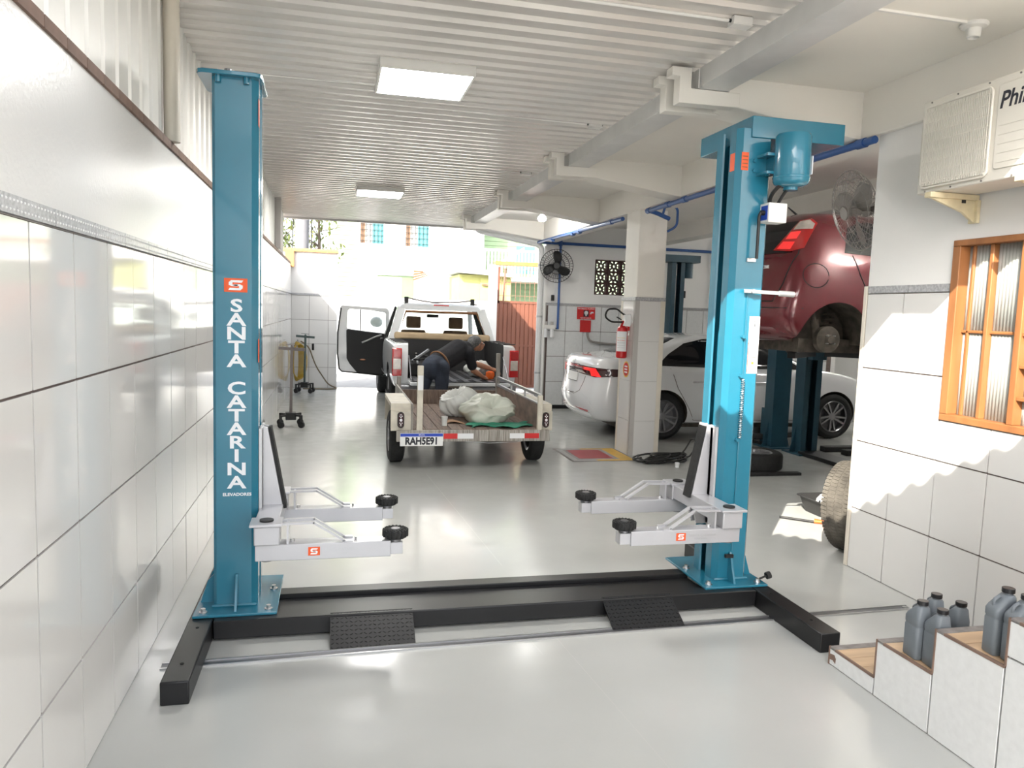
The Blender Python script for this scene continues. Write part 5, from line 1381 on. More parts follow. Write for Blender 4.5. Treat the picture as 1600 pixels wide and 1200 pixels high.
for s in (-1, 1):
    for x in WX:
        d = MB().lathe([(0, -.05), (.115, -.05), (.125, -.04), (.125, .02), (.10, .035), (.05, .04), (.035, .07), (0, .07)], 28, wheel_M(Mr, x, s * .68, WZ, s)).build('brake_drum', 'underbody', red)
        for q in range(4):
            a = PI / 4 + q * PI / 2; P0 = wheel_M(Mr, x, s * .68, WZ, s)
            MB().cyl(P0 @ Vector((.05 * math.cos(a), .05 * math.sin(a), .03)), P0 @ Vector((.05 * math.cos(a), .05 * math.sin(a), .075)), .006, n=8).build('wheel_stud', 'steel', d)
    MB().cyl(Mr @ Vector((.62, s * .60, .22)), Mr @ Vector((.56, s * .58, .60)), .022, n=10).cyl(Mr @ Vector((.61, s * .6, .30)), Mr @ Vector((.58, s * .585, .48)), .036, n=12).build('shock_absorber', 'underbody', red, fix=False)
    cs = [(Mr @ Vector((.80 + .055 * math.cos(a), s * .48 + .055 * math.sin(a), .24 + .0085 * a))) for a in np.arange(0, 12 * PI, .5)]
    MB().tube(cs, .009, 6).build('coil_spring', 'underbody', red)
MB().cyl(Mr @ Vector((.70, -.60, .26)), Mr @ Vector((.70, .60, .26)), .05, n=12).build('rear_axle', 'underbody', red)
MB().tube(bent([Mr @ Vector((.3, .35, .24)), Mr @ Vector((.8, .38, .30)), Mr @ Vector((1.2, .1, .2)), Mr @ Vector((3.0, .1, .18))], .1), .025, 8).build('exhaust_pipe', 'underbody', red)
for x in WX[1:]:
    for s in (-1, 1): wheel(red, wheel_M(Mr, x, s * .74, WZ, s), 0.30, 0.19, 0.20, 10)

# ---------------------------------------------------------------- the two older lifts in the workshop bays
def bay_lift(label, x, y0, y1, zc, cover_end, arms_to):
    t = thing('vehicle_lift', label, 'vehicle lift', (x, (y0 + y1) / 2, 0), 'older lifts in the workshop bays')
    for y, s in ((y0, 1), (y1, -1)):
        # channel opens towards the car (direction s)
        A = [(-.12, 0), (.12, 0), (.12, .20), (.045, .20), (.045, .19), (.11, .19), (.11, .01), (-.11, .01), (-.11, .19), (-.045, .19), (-.045, .20), (-.12, .20)]
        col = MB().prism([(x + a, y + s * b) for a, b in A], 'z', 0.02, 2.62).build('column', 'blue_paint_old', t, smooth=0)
        MB().cyl((x, y + s * .10, .05), (x, y + s * .10, 2.6), .02, n=10).build('screw_spindle', 'steel', col)
        MB().box(x - .2, x + .2, min(y - s * .08, y + s * .3), max(y - s * .08, y + s * .3), 0, .02).build('base_plate', 'blue_paint_old', col)
        for dx in (-1, 1): MB().prism([(x + dx * .2, .02), (x + dx * .12, .02), (x + dx * .12, .35)], 'y', y + s * .08, y + s * .09).build('gusset', 'blue_paint_old', col)
        big = (y == cover_end)
        MB().box(x - (.36 if big else .15), x + (.36 if big else .15), min(y - s * .06, y + s * .28), max(y - s * .06, y + s * .28), 2.62, 2.74 if big else 2.66).build('top_cover', 'blue_paint_old', col)
        if big:
            MB().cyl((x + .22, y + s * .1, 2.62), (x + .22, y + s * .1, 2.36), .085, n=18).build('motor', 'blue_paint_old', col)
            MB().box(x + .12, x + .20, y + s * .02, y + s * .10, 2.02, 2.14).build('switch_box', 'trim_black', col)
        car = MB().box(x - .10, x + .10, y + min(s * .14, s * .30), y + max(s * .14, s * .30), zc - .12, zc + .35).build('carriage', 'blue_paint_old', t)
        for dx in (-1, 1):
            e = (x + dx * .75, y + s * arms_to)
            arm = MB().bar((x + dx * .06, y + s * .24, zc - .04), (e[0], e[1], zc - .04), .09, .07).build('swing_arm', 'black_paint', t, bevel=.004)
            MB().cyl((e[0], e[1], zc - .01), (e[0], e[1], zc + .06), .06, n=18).build('lifting_pad', 'rubber', arm)
    MB().box(x - .15, x + .15, y0 + .2, y1 - .2, 0, .05).build('base_cover', 'black_paint', t, bevel=.006)
    return t
bay_lift('older dark blue lift holding up the red hatchback', 5.88, 5.28, 8.56, 1.33, 5.28, .82)
bay_lift('older dark blue lift standing either side of the white saloon', 5.74, 8.80, 12.30, .16, 12.30, .55)
for k, (x, y) in enumerate(((6.5, 8.55), (6.62, 8.28))):
    tag(MB().box(x - .28, x + .28, y - .06, y + .06, 0, .07).build('rubber_block', 'rubber', bevel=.01), ('black rubber block on the floor near the saloon front wheel, farther of two', 'black rubber block on the floor near the saloon front wheel, nearer of two')[k], 'rubber block', 'black rubber blocks on the workshop floor')
# ================================================================ PICKUP, TRAILER, MAN
pk = thing('pickup_truck', 'white crew-cab pickup with tailgate down and front door wide open', 'pickup truck', (1.76, 13.6, 0))
Mp = Matrix.Translation((1.755, 11.0, 0)) @ Euler((0, 0, PI / 2)).to_matrix().to_4x4()
k_ = dict(rr=0.07, rf=0.35, br=0.03, bf=0.2, tr=0.0)
rings = [
 (dict(xr=.10, xf=5.0, w=.80, **k_), [(0, .46), (5, .40)]),
 (dict(xr=.02, xf=5.12, w=.905, **k_), [(0, .52), (5, .48)]),
 (dict(xr=.00, xf=5.20, w=.925, **k_), [(0, .74), (5, .72)]),
 (dict(xr=.00, xf=5.20, w=.93, **k_), [(0, .94), (5, .90)]),
 (dict(xr=.00, xf=5.12, w=.92, **k_), [(0, 1.10), (3.4, 1.08), (5, .98)]),
 (dict(xr=.01, xf=4.95, w=.89, **k_), [(0, 1.17), (3.4, 1.16), (4.0, 1.10), (5, 1.0)]),
 (dict(xr=.04, xf=4.60, w=.82, rr=.06, rf=.3, br=.02, bf=.2), [(0, 1.185), (3.4, 1.18), (4.5, 1.09)]),
 (dict(xr=.30, xf=4.2, w=.45, rr=.06, rf=.2, br=.02, bf=.1), [(0, 1.19), (3.4, 1.19), (4.5, 1.12)]),
]
WX = (1.10, 4.22)
cuts = [arch(x, .40, .43, s, .93, .30) for x in WX for s in (-1, 1)]
cuts.append(MB().box(-.3, 1.48, -.71, .71, .665, 2.0))           # cargo bed, open at the back
cuts.append(MB().box(1.62, 3.55, -.80, .80, .60, 2.0))           # cabin
cuts.append(MB().box(2.42, 3.38, .6, 1.2, .56, 2.0))             # open front-left doorway
body, bv = ring_body('body', rings, 'pickup_white', Mp, cuts, pk, sub=1, cut_mat='interior_dark')
for s in (-1, 1):
    for x in WX: wheel(pk, wheel_M(Mp, x, s * .79, .37, s), .37, .25, .22, 6)
def P(x, y, z): return Mp @ Vector((x, y, z))
# roof and pillars
rows = []
for z, xr, xf, w_ in ((1.66, 1.70, 2.86, .70), (1.71, 1.72, 2.84, .70), (1.755, 1.78, 2.76, .655), (1.785, 1.95, 2.55, .50)):
    rows.append([P(x, y, z) for x, y in outline(xr, xf, w_, .08, .12, .03, .10)])
mb = MB().grid(rows, closed_u=True); K = len(rows[0]); mb.f += [tuple(range(K - 1, -1, -1)), tuple(3 * K + k for k in range(K))]
roofp = mb.build('roof', 'pickup_white', pk, smooth=50)
for s in (-1, 1):
    MB().bar(P(1.58, s * .84, 1.14), P(1.735, s * .675, 1.69), .13, .10, up=(0, 1, 0)).build('rear_pillar', 'pickup_white', pk, bevel=.015)
    MB().bar(P(2.42, s * .86, 1.14), P(2.42, s * .685, 1.69), .10, .06, up=(0, 1, 0)).build('centre_pillar', 'trim_black', pk, bevel=.01)
    MB().bar(P(3.52, s * .82, 1.13), P(2.84, s * .665, 1.69), .08, .07, up=(0, 1, 0)).build('front_pillar', 'pickup_white', pk, bevel=.012)
    MB().add([P(1.68, s * .83, 1.18), P(2.40, s * .855, 1.18), P(2.40, s * .69, 1.67), P(1.80, s * .69, 1.67)], [(0, 1, 2, 3)]).build('side_window', 'clear_glass', pk, fix=False)
    # tail lamp: red / clear / red stack standing proud of the corner
    y0, y1 = sorted((s * .80, s * .938))
    lampx = .028
    tl = MB().box(-lampx, .10, y0, y1, .70, 1.105).xf(Mp).build('tail_lamp', 'lamp_red', pk, bevel=.012)
    MB().box(-lampx - .006, .02, y0 + .012, y1 - .012, .80, .95).xf(Mp).build('lamp_lens', 'lamp_clear', tl, bevel=.006)
    MB().box(-lampx - .006, .02, y0 + .012, y1 - .012, .97, 1.09).xf(Mp).build('lamp_lens', 'lamp_red', tl, bevel=.006)
    for k in range(4):
        MB().box(.06 + k * .36, .11 + k * .36, *sorted((s * .715, s * .90)), 1.183, 1.195).xf(Mp).build('rail_strap', 'trim_black', pk)
# rear window with brown seal
wr_ = [(-.73, 1.24), (-.60, 1.63), (.60, 1.63), (.73, 1.24)]
def RW(y, z, dx=0): return P(1.60 + (z - 1.18) * .27 + dx, y, z)
MB().add([RW(*p) for p in wr_], [(0, 1, 2, 3)]).build('rear_window', 'clear_glass', pk, fix=False)
MB().tube([RW(y, z, -.01) for y, z in wr_], .022, 8, closed=True).build('window_seal', 'leather_brown', pk)
MB().add([P(3.50, -.78, 1.17), P(3.50, .78, 1.17), P(2.86, .64, 1.67), P(2.86, -.64, 1.67)], [(0, 1, 2, 3)]).build('windscreen', 'clear_glass', pk, fix=False)
MB().box(1.575, 1.64, -.84, .84, .665, 1.235).xf(Mp).build('cab_back_panel', 'trim_black', pk)
MB().bar(P(1.52, -.80, 1.215), P(1.52, .80, 1.235), .11, .12).build('rolled_cover', 'interior_beige', pk, bevel=.04, seg=3)
MB().box(1.755, 1.79, -.13, .13, 1.715, 1.76).xf(Mp).build('brake_light', 'lamp_red', pk, bevel=.008)
# rack bar
rk = MB().tube([P(2.0, .56, 1.86), P(2.0, .30, 1.815), P(2.0, .10, 1.795), P(2.0, -.3, 1.81), P(2.0, -.56, 1.845)], .012, 8).build('rack_bar', 'trolley_paint', pk)
for s in (-1, 1):
    MB().bar(P(1.98, s * .57, 1.745), P(1.99, s * .57, 1.875), .07, .045, up=(0, 1, 0)).build('rack_foot', 'trim_black', rk, bevel=.008)
    MB().bar(P(1.85, s * .62, 1.78), P(2.7, s * .62, 1.79), .025, .025).build('rack_rail', 'galv', rk)
# cabin contents
for s in (-1, 1):
    MB().box(2.55, 2.70, s * .38 - .22, s * .38 + .22, .7, 1.30).xf(Mp).build('front_seat', 'seat_tan', pk, bevel=.04, seg=3)
    MB().box(2.56, 2.65, s * .38 - .13, s * .38 + .13, 1.33, 1.54).xf(Mp).build('headrest', 'seat_tan', pk, bevel=.03, seg=3)
MB().box(1.72, 1.86, -.62, .62, .7, 1.22).xf(Mp).build('rear_seat', 'seat_tan', pk, bevel=.04, seg=3)
MB().box(3.1, 3.5, -.78, .78, .8, 1.14).xf(Mp).build('dashboard', 'interior_dark', pk, bevel=.03)
MB().box(2.92, 2.94, -.11, .11, 1.52, 1.58).xf(Mp).build('rear_view_mirror', 'trim_black', pk, bevel=.01)
MB().tube([P(3.0, .38 + .18 * math.cos(a), 1.08 + .16 * math.sin(a)) for a in np.linspace(0, 2 * PI, 20)[:-1]], .014, 6, closed=True).build('steering_wheel', 'trim_black', pk)
# tailgate laid flat, bumper, plate, bed liner
tg = MB().box(-.47, -.01, -.715, .715, .605, .655).xf(Mp).build('tailgate', 'pickup_white', pk, bevel=.012)
MB().box(-.44, -.03, -.68, .68, .655, .662).xf(Mp).build('tailgate_liner', 'interior_dark', tg)
for k in range(8): MB().box(-.45, 1.46, -.66 + k * .175, -.58 + k * .175, .664, .672).xf(Mp).build('bed_rib', 'steel_dark', pk)
bp = MB().box(-.16, .05, -.88, .88, .44, .58).xf(Mp).build('rear_bumper', 'steel_dark', pk, bevel=.02)
np_ = MB().box(-.172, -.160, -.22, .18, .455, .575).xf(Mp).build('number_plate', 'plate_old', bp)
text('plate_lettering', 'DKE-565', .10, Mp @ facing((-.1722, -.02, .512), (0, -1, 0), (0, 0, 1)), 'letter_dark', np_, bold=.002, xs=.85)
for s in (-1, 1): MB().tube([P(0, s * .70, 1.0), P(-.22, s * .70, .84), P(-.42, s * .70, .66)], .008, 6).build('tailgate_stay', 'steel_dark', tg)
for s in (-1, 1): MB().box(.78, 1.42, *sorted((s * .93, s * .935)), .32, .36).xf(Mp).build('mud_trim', 'trim_black', pk)
# dark bits lying in the bed
jk = thing('tool_pile', 'jumble of dark tools and a coiled lead in the left of the pickup bed', 'tools', P(.6, .45, .68))
MB().box(.35, 1.25, .30, .66, .67, .86).xf(Mp).build('tool_case', 'trim_black', jk, bevel=.02)
MB().tube([P(.35 + .18 * math.cos(a) + .03 * a / 6, .48 + .12 * math.sin(a), .90 + .012 * a) for a in np.linspace(0, 9, 40)], .012, 6).build('lead', 'trim_black', jk)
MB().bar(P(.3, .62, .90), P(.55, .35, 1.06), .03, .03).bar(P(.2, .55, .88), P(.9, .50, .98), .025, .025).build('bars', 'galv', jk, fix=False)

# open door (swung out to the left, inner face towards the viewer)
dr = [(0.985, 0.385), (0.13, 0.46), (0.075, 0.52), (0.045, 0.80), (0.045, 1.20), (0.10, 1.66), (0.13, 1.70), (0.96, 1.665), (1.0, 1.60), (1.0, 0.45)]
wn_ = [(0.93, 1.20), (0.56, 1.235), (0.245, 1.27), (0.225, 1.30), (0.235, 1.60), (0.27, 1.635), (0.60, 1.625), (0.91, 1.59), (0.935, 1.55), (0.935, 1.30)]
DY = 14.36
def loop3(poly, y): return [(a, y, b) for a, b in poly]
d = MB()
rows = [loop3(dr, DY), loop3(dr, DY + .09), loop3(wn_, DY + .09), loop3(wn_, DY), loop3(dr, DY)]
door = MB().grid(rows, closed_u=True).build('front_door', 'pickup_white', pk, bevel=.012, smooth=30)
MB().tube(loop3([(.975, .40), (.14, .475), (.09, .53), (.062, .80), (.062, 1.20), (.118, 1.65)], DY - .006), .013, 6).build('door_seal', 'trim_black', door)
trim_ = [(.90, .42), (.42, .455), (.28, .62), (.225, .72), (.215, 1.25), (.25, 1.262), (.56, 1.225), (.935, 1.19), (.935, .47)]
tp = MB().prism(trim_, 'y', DY - .035, DY + .01).build('door_trim', 'interior_dark', door, bevel=.015)
MB().tube(bent([(.50, DY - .05, 1.02), (.62, DY - .07, 1.07), (.74, DY - .07, 1.13), (.86, DY - .05, 1.17)], .05), .018, 8).build('pull_handle', 'galv', tp)
MB().box(.83, .89, DY - .05, DY - .035, 1.09, 1.12).build('release_handle', 'chrome', tp)
MB().sphere((.52, DY - .045, .70), .035, 10, 6, (1.6, .5, .5)).build('pocket_item', 'skin', tp)
MB().box(.462, .482, DY + .02, DY + .07, 1.24, 1.64).build('window_divider', 'trim_black', door)
MB().add([(a, DY + .05, b) for a, b in wn_], [tuple(range(len(wn_)))]).build('door_glass', 'clear_glass', door, fix=False)
MB().sphere((.775, DY + .20, 1.405), .12, 16, 10, (1.0, .6, .85)).build('door_mirror', 'pickup_white', door)

# ---------------------------------------------------------------- trailer
tr = thing('flatbed_trailer', 'small cream flatbed trailer with wooden deck parked behind the pickup', 'trailer', (1.45, 8.8, 0))
TX0, TX1, TY0, TY1, TZ = 0.80, 2.13, 7.70, 9.92, 0.44
npl = 10; pw = (TX1 - TX0) / npl
src = None
for k in range(npl):
    o = MB().box(TX0 + k * pw + .003, TX0 + (k + 1) * pw - .003, TY0 + .05, TY1, TZ - .025, TZ - random.uniform(0, .004)).build('deck_plank', 'plank_deck', tr, bevel=.003, seg=1)
rb = MB().box(.63, 2.26, TY0, TY0 + .05, .315, .432).build('rear_beam', 'trailer_worn', tr, bevel=.004)
MB().box(.80, 2.13, TY1 - .04, TY1, .34, .62).build('front_board', 'plank_deck', tr)
for x in (.84, 2.07): MB().box(x, x + .05, TY0 + .05, TY1, .34, TZ - .026).build('chassis_rail', 'trailer_paint', tr)
MB().bar((1.46, TY1, .38), (1.70, 10.75, .42), .06, .06).build('drawbar', 'trailer_paint', tr)
for x in (TX0 - .018, TX1): MB().box(x, x + .018, TY0 + .05, TY1, TZ - .02, .70).build('side_board', 'plank_deck' if x > 1 else 'trailer_worn', tr)
for x0, x1, s in ((.575, .78, -1), (2.15, 2.30, 1)):
    fb = MB().box(x0, x1, 7.80, 8.75, .66, .70).box(x0, x1, 7.80, 7.83, .44, .66).box(x0, x1, 8.72, 8.75, .40, .66).build('mudguard', 'trailer_paint', tr, fix=False)
    MB().box(x0, x1 - .0, 7.765, 7.80, .42, .625).build('lamp_plate', 'trailer_paint', tr)
    cx = .675 if s < 0 else 2.225; cz = .535
    lp = MB().prism(rrect(cx - .034, cx + .034, cz - .082, cz + .082, .033, 6), 'y', 7.742, 7.766).build('tail_lamp', 'trim_black', tr)
    MB().prism(rrect(cx - .024, cx + .024, cz - .071, cz + .071, .023, 6), 'y', 7.738, 7.743).build('lamp_window', 'lamp_dark', lp)
    for (u, v, r) in ((0, .055, .006), (-.011, .04, .006), (.011, .04, .006), (0, .028, .006), (0, 0, .015), (-.011, -.03, .006), (.011, -.03, .006), (0, -.045, .007), (0, -.058, .005)):
        MB().cyl((cx + u, 7.739, cz + v), (cx + u, 7.734, cz + v), r, n=10).build('led', 'paper_white', lp)
    wheel(tr, Matrix.Translation((.665 if s < 0 else 2.22, 8.27, .285)) @ Euler((0, PI / 2 * s, 0)).to_matrix().to_4x4(), .285, .165, .17, 6)
    ax_ = .70 if s < 0 else 2.19
MB().cyl((.70, 8.27, .285), (2.19, 8.27, .285), .025, n=10).build('axle', 'steel_dark', tr)
MB().box(.835, .895, 7.715, 7.755, .33, 1.10).build('post', 'trailer_paint', tr, bevel=.004)
MB().box(2.125, 2.175, 7.715, 7.76, .33, .80).build('post', 'trailer_paint', tr, bevel=.004)
MB().box(2.115, 2.165, 9.85, 9.90, .40, 1.12).build('post', 'trailer_worn', tr, bevel=.004)
MB().box(.80, .85, 9.85, 9.90, .40, .80).build('post', 'trailer_worn', tr, bevel=.004)
for z in (.80, .70): MB().bar((2.15, 7.74, z), (2.14, 9.88, z), .03, .03).build('side_rail', 'galv', tr)
for y in (8.4, 9.1): MB().bar((2.148, y, .66), (2.148, y, .80), .02, .02).build('rail_stay', 'galv', tr)
MB().box(.838, .892, 7.708, 7.716, .85, 1.0).build('reflector', 'paper_white', tr)
# number plate and reflective strips
pq = MB().box(.665, 1.108, TY0 - .012, TY0 - .002, .272, .405).build('number_plate', 'plate_white', tr, bevel=.003)
MB().box(.668, 1.105, TY0 - .0132, TY0 - .0118, .372, .403).build('plate_band', 'plate_blue', pq)
text('plate_lettering', 'RAH5E91', .102, facing((.887, TY0 - .0122, .322), (1, 0, 0), (0, 0, 1)), 'letter_dark', pq, bold=.0045, xs=.84)
text('plate_lettering', 'BRASIL', .022, facing((.887, TY0 - .0133, .388), (1, 0, 0), (0, 0, 1)), 'letter_white', pq, ext=.0003)
for x0, x1, m in ((1.115, 1.26, 'red_sign'), (1.26, 1.43, 'paper_white'), (1.82, 1.98, 'paper_white'), (1.98, 2.14, 'red_sign')):
    MB().box(x0, x1, TY0 - .0025, TY0 - .0005, .345, .400).build('reflective_strip', m, tr)
MB().tube([(1.3, 7.74, .315), (1.6, 7.74, .29), (1.9, 7.74, .30), (2.0, 7.74, .315)], .004, 5).build('loose_wire', 'galv', tr)

# ---- load on the trailer
from mathutils import noise
def crumpled(name, label, c, r, material, seed, fold=0.35, n=72, m=48, opening=None, flat=0.0):
    rows = []
    for i in range(m + 1):
        th = PI * i / m; row = []
        for k in range(n):
            ph = 2 * PI * k / n
            d = Vector((math.sin(th) * math.cos(ph), math.sin(th) * math.sin(ph), math.cos(th)))
            q = d * 2.2 + Vector((seed, seed * .7, 0))
            f = 1 + fold * (abs(noise.noise(q)) - .25) + fold * .5 * (abs(noise.noise(q * 2.0)) - .2) + fold * .12 * abs(noise.noise(q * 4.3))
            if opening:
                o = Vector(opening).normalized(); a = d.angle(o); u_, v_, _ = frame_of(o)
                bz = math.atan2(d.dot(v_), d.dot(u_)); cb, sb = math.cos(bz), math.sin(bz)
                f = 1 + .22 * noise.noise(Vector((cb * 1.1 + seed, sb * 1.1, a))) - .17 * abs(noise.noise(Vector((cb * 2.6, sb * 2.6 + seed, a * .8)))) - .10 * abs(noise.noise(Vector((cb * 5.5, sb * 5.5, a * 1.1 + seed))))
                if a < .75: f *= .35 + .75 * (a / .75) ** 1.6
            p = Vector((d.x * r[0], d.y * r[1], d.z * r[2])) * f
            row.append((c[0] + p.x, c[1] + p.y, max(c[2] + p.z, flat + .002 + .004 * (k % 3))))
        rows.append(row)
    mb = MB().grid(rows, closed_u=True)
    o = mb.build(name, material, smooth=70)
    return tag(o, label, 'plastic bag', 'plastic bags on the trailer')
crumpled('plastic_bag', 'big translucent cream plastic bag lying open on the trailer deck', (1.68, 8.22, .575), (.33, .24, .185), 'bag_green_grey', 3.3, .36, opening=(.25, -.8, .45), flat=TZ)
crumpled('plastic_bag', 'crumpled white plastic bag behind the open cream bag on the trailer', (1.43, 8.66, .60), (.25, .19, .20), 'bag_white', 8.1, .45, opening=(-.5, -.3, .8), flat=TZ)
crumpled('plastic_bag', 'white plastic bag on the floor of the pickup bed under the reaching arms', (2.16, 11.38, .79), (.22, .18, .13), 'bag_white', 5.7, .5, opening=(.3, -.6, .7), flat=.672)
random.seed(21)
NX, NY = 16, 8
rows = [[(1.42 + .68 * i / NX + .03 * math.sin(j), 7.80 + .30 * j / NY + .07 * math.sin(i * .5), TZ + .006 + .03 * abs(math.sin(i * .55 + j * .7)) * (1 - abs(i / NX - .5))) for i in range(NX + 1)] for j in range(NY + 1)]
o = MB().grid(rows).build('green_cloth', 'cloth_green', fix=False, smooth=60); o.modifiers.new('s', 'SOLIDIFY').thickness = .004
tag(o, 'crumpled green plastic sheet on the trailer deck under the cream bag', 'sheet')
rows = [[(1.20 + .34 * i / 8, 8.12 + .16 * j / 4 + .02 * math.sin(i), TZ + .008 + .015 * math.sin(i * .8)) for i in range(9)] for j in range(5)]
o = MB().grid(rows).build('cardboard_piece', 'cardboard', fix=False, smooth=60); o.modifiers.new('s', 'SOLIDIFY').thickness = .004
tag(o, 'torn piece of brown cardboard on the trailer deck left of the bags', 'cardboard')
tag(MB().lathe([(0, 0), (.028, 0), (.036, .10), (.034, .10), (.026, .004), (0, .004)], 16, Matrix.Translation((1.16, 7.98, TZ))).build('plastic_cup', 'bag_white'), 'clear plastic cup standing on the trailer deck', 'cup')
tag(MB().lathe([(0, 0), (.05, 0), (.07, .05), (.065, .10), (.03, .12), (0, .12)], 18, Matrix.Translation((2.27, 11.02, .672))).build('orange_tool', 'orange_plastic'), 'orange power tool body under the man\'s right hand in the pickup bed', 'tool')

# ---------------------------------------------------------------- man leaning into the bed
man = thing('person', 'man in black T-shirt and jeans bending over into the pickup bed', 'person', (1.25, 10.22, 0))
def remesh_part(mb, name, material, vox, parent, smooth_it=6):
    o = mb.build(name, material, None, fix=False)
    r = o.modifiers.new('r', 'REMESH'); r.mode = 'VOXEL'; r.voxel_size = vox; r.use_smooth_shade = True
    s = o.modifiers.new('s', 'SMOOTH'); s.factor = .6; s.iterations = smooth_it
    me = eval_mesh(o); bpy.data.objects.remove(o)
    me.polygons.foreach_set('use_smooth', [True] * len(me.polygons)); me.name = name
    o = bpy.data.objects.new(name, me); C.objects.link(o); adopt(o, parent); return o
def limb(mb, pts, n=14):
    """tapered limb: list of (x,y,z,r)"""
    P_ = [Vector(p[:3]) for p in pts]; R_ = [p[3] for p in pts]
    mb.tube(P_, R_, n)
    for p, r in zip(P_, R_): mb.sphere(p, r, 12, 8)
HIPL, HIPR = (1.30, 10.47, .90), (1.45, 10.30, .89)
HIP = (1.38, 10.39, .92)
CH = (1.72, 10.68, 1.10); NK = (1.90, 10.80, 1.16); HD = (2.00, 10.84, 1.20)
SHL, SHR = (1.80, 10.90, 1.13), (1.87, 10.62, 1.07)
ELL, ELR = (2.03, 11.02, .90), (1.95, 10.66, .82)
HAL, HAR = (2.33, 11.03, .81), (2.13, 10.80, .715)
KNL, KNR = (1.16, 10.35, .48), (1.44, 10.26, .47)
ANL, ANR = (1.02, 10.16, .09), (1.40, 10.14, .09)
b = MB()
def body_limbs(b, g=0.0):
    limb(b, [(*HIP, .15 + g), (1.55, 10.53, 1.01, .145 + g), (*CH, .15 + g), (1.83, 10.76, 1.12, .12 + g)])
    limb(b, [(*SHL, .075 + g), (*SHR, .08 + g)])
limb(b, [(*HIP, .145), (1.55, 10.53, 1.01, .14), (*CH, .145), (1.83, 10.76, 1.12, .11)])
limb(b, [(*SHL, .072), (*SHR, .075)])
limb(b, [(1.83, 10.76, 1.13, .06), (*NK, .055), (1.96, 10.83, 1.18, .055)])
b.sphere(HD, .098, 18, 12, (1.0, .84, 1.08)); b.sphere((2.065, 10.86, 1.165), .066, 14, 10, (1.0, .85, 1.05))      # skull, jaw
b.sphere((2.128, 10.872, 1.185), .020, 8, 6, (1.1, .8, 1.2)); b.sphere((2.045, 10.775, 1.19), .028, 8, 6, (.7, .35, 1.2))  # nose, ear
b.sphere((2.10, 10.865, 1.215), .03, 8, 6, (.9, 1.6, .5)); b.sphere((2.115, 10.87, 1.145), .022, 8, 6, (.8, 1.5, .5))    # brow, lips
for sh, el, ha in ((SHL, ELL, HAL), (SHR, ELR, HAR)):
    mid = tuple((Vector(el) + (Vector(ha) - Vector(el)) * .35))
    limb(b, [(*sh, .062), (*tuple((Vector(sh) + Vector(el)) / 2), .052), (*el, .042), (*mid, .043), (*tuple(Vector(el).lerp(Vector(ha), .85)), .030)])
    f = (Vector(ha) - Vector(el)).normalized(); side = f.cross(Vector((0, 0, 1))).normalized(); up_ = side.cross(f)
    pc = Vector(ha) + f * .02
    limb(b, [(*(pc - f * .03), .030), (*(pc + side * .018), .026), (*(pc - side * .018), .026), (*(pc + f * .025 + side * .02), .024), (*(pc + f * .025 - side * .02), .024)])
    for q, ln in ((-.034, .058), (-.012, .072), (.011, .068), (.033, .052)):
        r0 = pc + f * .035 + side * q
        limb(b, [(*r0, .0115), (*(r0 + f * ln * .55 - up_ * .008), .0105), (*(r0 + f * ln * .85 - up_ * .035), .0095), (*(r0 + f * ln * .8 - up_ * .055), .0085)], 8)
    r0 = pc - f * .01 - side * .035
    limb(b, [(*r0, .014), (*(r0 - side * .028 + f * .025 - up_ * .012), .012), (*(r0 - side * .03 + f * .055 - up_ * .022), .010)], 8)
for hp, kn, an in ((HIPL, KNL, ANL), (HIPR, KNR, ANR)):
    limb(b, [(*hp, .085), (*tuple((Vector(hp) + Vector(kn)) / 2), .075), (*kn, .056), (*tuple(Vector(kn).lerp(Vector(an), .35)), .054), (*an, .037)])
    limb(b, [(*an, .037), (an[0] + .07, an[1] + .10, .04, .034)])
remesh_part(b, 'body', 'skin', .009, man, 4)
sh = MB()
limb(sh, [(1.415, 10.425, .945, .160), (1.55, 10.53, 1.01, .162), (*CH, .168), (1.83, 10.76, 1.115, .128)])
limb(sh, [(*SHL, .090), (*SHR, .094)])
for s_, e_ in ((SHL, ELL), (SHR, ELR)):
    limb(sh, [(*s_, .085), (*tuple(Vector(s_).lerp(Vector(e_), .45)), .074), (*tuple(Vector(s_).lerp(Vector(e_), .72)), .072)])
remesh_part(sh, 'shirt', 'shirt_black', .012, man, 5)
jn = MB()
limb(jn, [(1.33, 10.35, .88, .165), (1.40, 10.41, .925, .162)])
for hp, kn, an in ((HIPL, KNL, ANL), (HIPR, KNR, ANR)):
    limb(jn, [(*hp, .105), (*tuple((Vector(hp) + Vector(kn)) / 2), .096), (*kn, .078), (*tuple(Vector(kn).lerp(Vector(an), .4)), .074), (*tuple(Vector(kn).lerp(Vector(an), .93)), .068)])
jeans = remesh_part(jn, 'jeans', 'jeans', .012, man, 4)
d_ = (Vector((1.55, 10.53, 1.01)) - Vector(HIP)).normalized(); u_, v_, _ = frame_of(d_)
wc = Vector((1.425, 10.43, .945))
MB().tube([wc + (u_ * math.cos(a) + v_ * math.sin(a)) * .167 for a in np.linspace(0, 2 * PI, 28)[:-1]], .013, 6, closed=True).build('belt', 'leather_brown', jeans)
pc_ = Vector((1.47, 10.24, .86)); MB().box(-.05, .05, -.004, .004, -.055, .055, Matrix.Translation(pc_) @ Euler((.1, .5, .3)).to_matrix().to_4x4()).build('back_pocket', 'jeans', jeans)
hr = MB(); hr.sphere((1.985, 10.835, 1.222), .103, 18, 12, (1.02, .88, 1.0)); hr.sphere((1.94, 10.81, 1.20), .085, 14, 10, (.9, .95, 1.0))
remesh_part(hr, 'hair', 'hair', .010, man, 2)
MB().tube([(2.06, 10.775, 1.20), (2.12, 10.795, 1.205), (2.135, 10.83, 1.205), (2.135, 10.87, 1.20)], .004, 6).build('glasses', 'trim_black', man)
